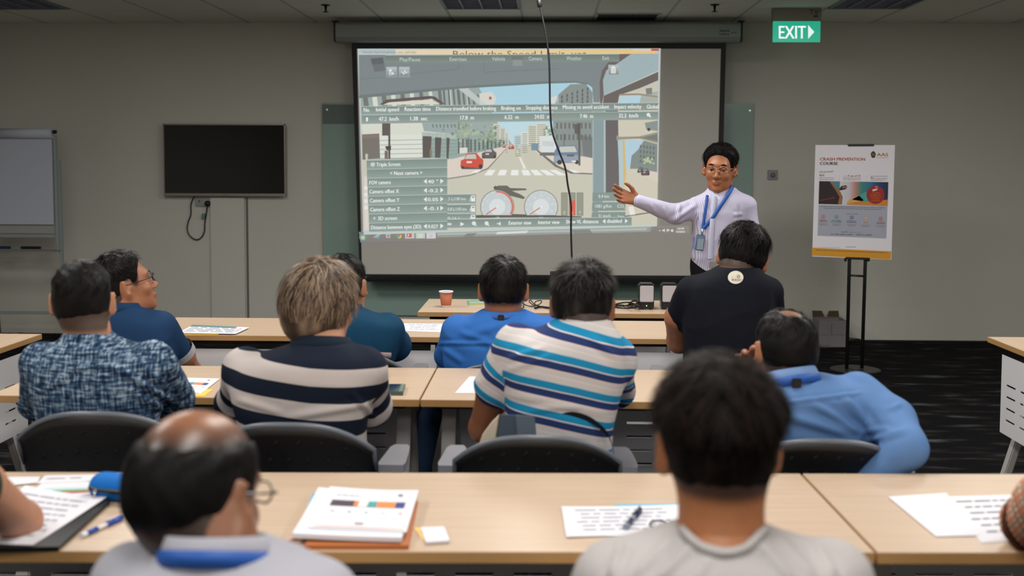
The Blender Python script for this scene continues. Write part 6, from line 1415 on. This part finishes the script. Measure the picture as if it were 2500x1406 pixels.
def pen(label, p0, p1, z, ca, cb, r=.0055):
    a, b = on(*p0, z+r), on(*p1, z+r); t = thing('pen', label, 'pen', ((a[0]+b[0])/2, (a[1]+b[1])/2, z)); L = b-a
    bm = BM(); tube(bm, [a, a+L*.12], r*1.15, 10); obj('tip', bm, cb, t); bm = BM(); tube(bm, [a+L*.12, a+L*.38], r, 10); obj('grip', bm, ca, t)
    bm = BM(); tube(bm, [a+L*.38, a+L*.62], r*.9, 10); obj('barrel', bm, cb, t); bm = BM(); tube(bm, [a+L*.62, a+L*.97, b], [r*1.2, r*1.2, r*.8], 10); cp = obj('cap', bm, ca, t)
    bm = BM(); tube(bm, [a+L*.66+np.array([0, 0, r*1.5]), b-L*.03+np.array([0, 0, r*1.6])], .0014, 6); obj('clip', bm, cb, cp)
pen('blue and white ballpoint pen left of the balding man on the front table', (198, 1308), (297, 1264), z0, mat('pen_blue', (18, 62, 158), .3), mat('pen_white', (214, 214, 220), .3))
# paper stack with folder
c = on(870, 1260, z0)
wa = sheet('orange brown wallet folder beneath the stack of white papers', [(830, 1205), (1020, 1222), (998, 1331), (742, 1331)], z0, th=.009, m_=mat('orange_folder', (168, 96, 44), .6), name='folder', cat='folder')
sheet('light blue sheet sticking out at the left of the paper stack', [(764, 1205), (850, 1205), (800, 1300), (726, 1298)], z0+.0098, th=.0015, draw=lambda d: d.grad(.0, .0, .6, .8, (20, 156, 210), (170, 210, 232), 1, 8))
sheet('lower stack of white pages on the orange folder', [(778, 1193), (1020, 1204), (980, 1312), (714, 1306)], z0+.0118, th=.010, draw=None, curl=.004)
sheet('white course flyer on top of the paper stack', [(806, 1190), (1022, 1199), (992, 1298), (752, 1290)], z0+.0225, th=.002, draw=flyer, curl=.003)
t = thing('ribbon_bookmark', 'red ribbon bookmark trailing from under the paper stack', 'bookmark', on(720, 1318, z0)); bm = BM()
pts = smooth_pts([on(678, 1326, z0+.002), on(700, 1321, z0+.003), on(725, 1313, z0+.004), on(770, 1309, z0+.007)], 5)
for a_, b__ in zip(pts, pts[1:]): slab(bm, [a_+[0, .004, 0], b__+[0, .005, 0], b__-[0, .005, 0], a_-[0, .004, 0]], .001)
obj('ribbon', bm, mat('red_ribbon', (190, 34, 28), .6), t)
sheet('small yellow sticky note under the white cards', [(1010, 1288), (1036, 1288), (1048, 1322), (1036, 1322)], z0, m_=mat('yellow_note', (236, 200, 120), .8), th=.001)
sheet('small stack of white cards on the front table right of the paper stack', [(1027, 1287), (1084, 1285), (1098, 1318), (1040, 1322)], z0+.0015, th=.006, name='card_stack', cat='cards')
# centre right papers
sheet('blue edged sheet mostly covered by the list near the white t-shirt', [(1500, 1231), (1668, 1229), (1668, 1240), (1500, 1242)], z0, m_=mat('cyan_paper', (90, 170, 200), .7))
sheet('printed list with ruled grey lines in front of the white t-shirt', [(1371, 1238), (1668, 1233), (1690, 1300), (1383, 1312)], z0+.001, draw=lines((140, 144, 160), 6), curl=.002)
pen('dark blue pen lying on the printed list', (1527, 1287), (1563, 1243), z0+.0025, mat('pen_navy', (14, 24, 66), .25), mat('pen_clear', (120, 128, 140), .2), .006)
G_ = thing('reading_glasses', 'folded black glasses lying on the printed list beside the white t-shirt', 'glasses', on(1630, 1290, z0+.003))
def gl(p): return on(p[0], p[1], z0+.004+p[2])
bm = BM(); m3 = mat('black_frame2', (16, 18, 26), .25)
for cx in (1608, 1652): tube(bm, [gl((cx+22*math.cos(a), 1279+8*math.sin(a), .012+.012*math.sin(-a))) for a in np.linspace(0, 2*PI, 17)], .0022, 6)
obj('rim', bm, m3, G_)
for q in ([(1586, 1282, .012), (1590, 1287, .004), (1650, 1288, .002)], [(1674, 1279, .012), (1668, 1289, .004), (1600, 1292, .002)]): bm = BM(); tube(bm, [gl(p) for p in q], .0024, 6); obj('temple', bm, m3, G_)
# right papers
sheet('printed notice on the front table beside the plaid sleeve', [(2300, 1212), (2520, 1206), (2640, 1310), (2396, 1325)], z0, draw=lines((120, 122, 134), 6))
sheet('blank white sheet in the middle of the front right table', [(2168, 1212), (2362, 1204), (2300, 1250), (2285, 1309)] if False else [(2168, 1212), (2310, 1203), (2390, 1307), (2285, 1309)], z0+.0012)
# second row
sheet('yellow folder beside the crosshatch sleeve on the second row table', [(440, 946), (520, 950), (498, 967), (430, 968)], z0, th=.002, m_=mat('yellow_folder', (240, 190, 70), .7), name='folder', cat='folder')
sheet('course leaflet with a colour picture on the second row table', [(425, 921), (537, 924), (488, 962), (380, 950)], z0+.0022, draw=flyer)
t = thing('phone', 'smartphone with a grey green case on the second row table', 'phone', on(960, 948, z0)); Q = ground([(938, 937), (990, 937), (984, 957), (927, 957)], z0+.012)
bm = BM(); slab(bm, Q, .012); obj('body', bm, mat('phone_body', (86, 96, 90), .3, .5), t)
d = Draw(quad_map(Q, (0, 0, 1), .0006)); d.rect(.04, .05, .78, .95, (14, 26, 44), 1); d.rect(.8, .05, .98, .95, (70, 96, 84), 1)
for k in range(3): d.rect(.82, .15+k*.28, .95, .25+k*.28, (110, 140, 120), 2)
d.build('display', t, paint_mat('phone_glass', rough=.08))
bm = BM(); e_ = on(952, 957, z0+.006); box(bm, e_+np.array([0, -.0005, 0]), (.012, .002, .004)); obj('charging_port', bm, black_m, t)
t = thing('plastic_wrapper', 'crumpled blue plastic wrapper beside the striped sleeve on the second row table', 'wrapper', on(920, 910, z0))
c = on(918, 908, T_H+.02); r = np.random.default_rng(3)
P_, Q_ = shape([ell(c, (.03, .03, .018), .01), ell(c+np.array([.015, .02, .0]), (.02, .018, .016), .01), ell(c+np.array([-.01, .02, .006]), (.02, .018, .016), .01)], .005, lambda X, Y, Z: (T_H+.002)-Z, 0); N_ = vnorm(P_, Q_); P_ = P_+N_*(wob(P_, 38, 5)*.005)[:, None]; P_[:, 2] = np.maximum(P_[:, 2], T_H+.001)
o = npmesh('film', P_, Q_, mat('blue_plastic', (30, 124, 214), .2, noise=.3, nscale=60), t); o.data.polygons.foreach_set('use_smooth', [False]*len(o.data.polygons))
sheet('white receipt under the blue wrapper', [(915, 915), (938, 912), (925, 930), (905, 928)], z0)
sheet('blank white sheet left of the striped polo on the second row table', [(1146, 919), (1225, 919), (1215, 959), (1111, 959)], z0)
pen('small dark red pen at the left end of the second row table', (68, 951), (92, 947), z0, mat('pen_red', (70, 16, 26), .3), mat('pen_black', (20, 20, 22), .3))
# third row
sheet('yellow and green wallet under the printed sheets at the left of the third row', [(452, 803), (540, 800), (533, 816), (430, 814)], z0, th=.004, m_=mat('green_yellow_folder', (196, 160, 50), .6), name='folder', cat='folder')
sheet('teal topped printed sheets at the left of the third row table', [(470, 793), (608, 799), (575, 814), (436, 812)], z0+.0045, th=.003, draw=lambda d: (d.rect(0, 0, .8, .2, (84, 130, 140), 1), [d.dashes(.04, .3+k*.17, .9, .06, (150, 154, 172), 1) for k in range(4)]))
sheet('white form on the third row table right of the teal polo', [(985, 789), (1088, 790), (1082, 811), (990, 808)], z0, draw=lines((176, 180, 200), 4))
# desk: cup, leaflet, laptop, cables, speakers
c = on(1089, 749, z0); YCu = c[1]; s_ = YCu/F_PX
t = thing('paper_cup', 'brown paper cup with a white rim on the speaker desk', 'cup', (c[0], YCu, z0))
bm = BM(); n_ = 28; pr = [(12*s_, 0), (12.4*s_, 4*s_), (16.4*s_, 36*s_), (16.4*s_, 36*s_), (15.4*s_, 36*s_), (11.6*s_, 3*s_)]; rings = []
for r_, h_ in pr: rings.append([bm.verts.new((c[0]+r_*math.cos(2*PI*k/n_), YCu+r_*math.sin(2*PI*k/n_), z0+h_)) for k in range(n_)])
for i_, (A, B) in enumerate(zip(rings, rings[1:])):
    for k in range(n_):
        f = bm.faces.new((A[k], A[(k+1) % n_], B[(k+1) % n_], B[k])); f.smooth = True; f.material_index = 0 if i_ == 1 else 1
bm.faces.new(rings[0][::-1]).material_index = 1; bm.faces.new(rings[-1]).material_index = 1
obj('wall', bm, [mat('kraft_cup', (166, 92, 58), .6), paper_m], t)
bm = BM(); rt = [(c[0]+16.6*s_*math.cos(a), YCu+16.6*s_*math.sin(a), z0+38*s_) for a in np.linspace(0, 2*PI, 33)]; tube(bm, rt, 1.6*s_, 8); obj('rolled_rim', bm, paper_m, t)
sheet('small green leaflet lying behind the paper cup on the speaker desk', [(1139, 734), (1188, 733), (1192, 745), (1144, 746)], z0, th=.004, draw=lambda d: (d.rect(0, 0, 1, 1, (112, 150, 110), 1), d.rect(.1, .2, .9, .7, (140, 176, 160), 2), d.rect(.05, .85, 1, 1, (200, 176, 90), 2)), name='leaflet', cat='leaflet')
YL = 6.25; a_, b__ = at(1343, 662, YL), at(1488, 747, YL)
t = thing('laptop', 'open black laptop seen from behind on the speaker desk, half hidden by a head', 'laptop', ((a_[0]+b__[0])/2, YL, z0))
bm = BM(); zc_ = T_H+.02; L_ = a_[2]-zc_; box(bm, ((a_[0]+b__[0])/2, YL, (a_[2]+zc_)/2), (b__[0]-a_[0], .008, L_), bev=.003); obj('lid', bm, black_m, t)
bm = BM(); box(bm, ((a_[0]+b__[0])/2, YL+.12, T_H+.012), (b__[0]-a_[0], .23, .018), bev=.004); obj('base', bm, black_m, t)
bm = BM(); box(bm, ((a_[0]+b__[0])/2, YL+.0045, (a_[2]+zc_)/2), (b__[0]-a_[0]-.02, .001, L_-.02)); obj('display', bm, mat('laptop_display', (110, 130, 150), .3, emit=.4), t)
def cable(label, pts, r=.003, z=None, group=None):
    W_ = [on(x, y, (z or z0)+r+.002+(p[0] if p else 0)) for x, y, *p in pts]; t = thing('cable', label, 'cable', (W_[0][0], W_[0][1], z0), group); bm = BM(); tube(bm, smooth_pts(W_, 6), r, 6); obj('cord', bm, black_m, t)
cable('thin black looped cable left of the laptop on the speaker desk', [(1270, 741), (1262, 746), (1276, 752), (1278, 738), (1268, 734), (1282, 744, .01), (1300, 748), (1318, 742, .02), (1322, 734, .03), (1308, 736, .02), (1303, 745, .01), (1292, 736, .02), (1296, 733, .03), (1304, 742), (1320, 748), (1340, 752)], .0028)
cable('black power lead with a green plug ending at the laptop', [(1306, 752), (1318, 749), (1330, 750), (1343, 752)], .006)
cable('tangled black cables between the laptop and the loudspeakers', [(1488, 748), (1500, 743), (1520, 747), (1545, 742), (1558, 740, .02), (1550, 735, .04), (1535, 741), (1560, 746, .02), (1553, 750), (1520, 752), (1495, 746), (1530, 738, .03), (1557, 745)], .004)
cable('second tangled black cable nearer the left loudspeaker', [(1490, 752), (1515, 744), (1540, 749, .02), (1556, 736, .05), (1548, 732, .05), (1538, 742), (1557, 748)], .0035)
for lb, x0, x1, led in (('left silver and black desktop loudspeaker with a lit green light', 1560, 1597, True), ('right silver and black desktop loudspeaker beside the black sleeve', 1615, 1654, False)):
    YK = 6.32; b0, b1 = on(x0, 756, z0), on(x1, 756, z0); YK = b0[1]; tp = at(x0, 693, YK)[2]; xm = (b0[0]+b1[0])/2; w_ = b1[0]-b0[0]
    t = thing('loudspeaker', lb, 'speaker', (xm, YK+.05, z0), 'desktop loudspeakers')
    bm = BM(); box(bm, (xm, YK+.055, (z0+tp)/2), (w_, .1, tp-z0), bev=.008); obj('cabinet', bm, mat('speaker_black', (16, 20, 28), .35), t)
    zm = z0+18/63*(tp-z0); bm = BM(); box(bm, (xm, YK+.001, (zm+tp)/2-.004), (w_*.9, .012, tp-zm-.012), bev=.004); obj('grille', bm, mat('silver_grille', (188, 184, 190), .45, bump=.6, bscale=900), t)
    for s2 in (-1, 1):
        if led: bm = BM(); lathe(bm, (xm+s2*w_*.28, YK+.004, z0+.022), [(.008, 0), (.007, -.008)], 14, 'y'); obj('knob', bm, black_m, t)
    if led: bm = BM(); lathe(bm, (xm, YK+.003, z0+.022), [(.003, 0), (.0028, -.003)], 10, 'y'); obj('power_light', bm, mat('green_led', (170, 230, 90), .3, emit=3), t)
    d = Draw(wall_map(YK+.0045, .0003)); d.dashes((x0+x1)/2-6, 754.5, 12, 1.4, (120, 122, 128), 1); d.build('badge', t, PAINT)
# bag hung behind the striped polo
YG_ = 3.085
t = thing('shoulder_bag', 'grey and beige bag with a black strap hung over the chair behind the striped polo', 'bag', on(1280, 1060, .8))
g1 = cloth('slate_bag_fabric', (70, 80, 94)); g2 = cloth('beige_bag_lining', (190, 178, 160))
def pan(name, pts, Yy, th, m_):
    bm = BM(); A = [bm.verts.new(at(x, y, Yy)) for x, y in pts]; B = [bm.verts.new(at(x, y, Yy+th)) for x, y in pts]; n_ = len(pts); bm.faces.new(A); bm.faces.new(B[::-1])
    for k in range(n_): bm.faces.new((A[k], B[k], B[(k+1) % n_], A[(k+1) % n_]))
    bmesh.ops.recalc_face_normals(bm, faces=bm.faces); bmesh.ops.bevel(bm, geom=list(bm.edges), offset=.003, segments=1, affect='EDGES'); return obj(name, bm, m_, t)
pan('body', [(1222, 1010), (1330, 1017), (1335, 1120), (1205, 1120)], YG_, .03, g1); pan('side_pocket', [(1220, 1010), (1212, 1060), (1205, 1110), (1160, 1110), (1178, 1060), (1200, 1030)], YG_+.004, .03, g2)
pan('flap', [(1258, 1012), (1324, 1016), (1326, 1070), (1262, 1066)], YG_-.006, .006, mat('flap_fabric', (86, 98, 110), .9))
bm = BM(); pts = smooth_pts([at(1330, 1030, YG_), at(1365, 1012, YG_-.015), at(1400, 1006, YG_-.02), at(1440, 1018, YG_-.015), at(1475, 1045, YG_-.015), at(1492, 1075, YG_-.01), at(1500, 1110, YG_-.0)], 5)
for i_, (a_, b__) in enumerate(zip(pts, pts[1:])):
    k = np.array([0, .004, -.016]) if i_ < 22 else np.array([0, .004, -.008]); A = [bm.verts.new(p) for p in (a_, b__, b__+k, a_+k)]; B = [bm.verts.new(p+np.array([0, .004, 0])) for p in (a_, b__, b__+k, a_+k)]
    bm.faces.new(A); bm.faces.new(B[::-1]); [bm.faces.new((A[q], B[q], B[(q+1) % 4], A[(q+1) % 4])) for q in range(4)]
bmesh.ops.recalc_face_normals(bm, faces=bm.faces); obj('strap', bm, cloth('black_strap', (22, 26, 34)), t)
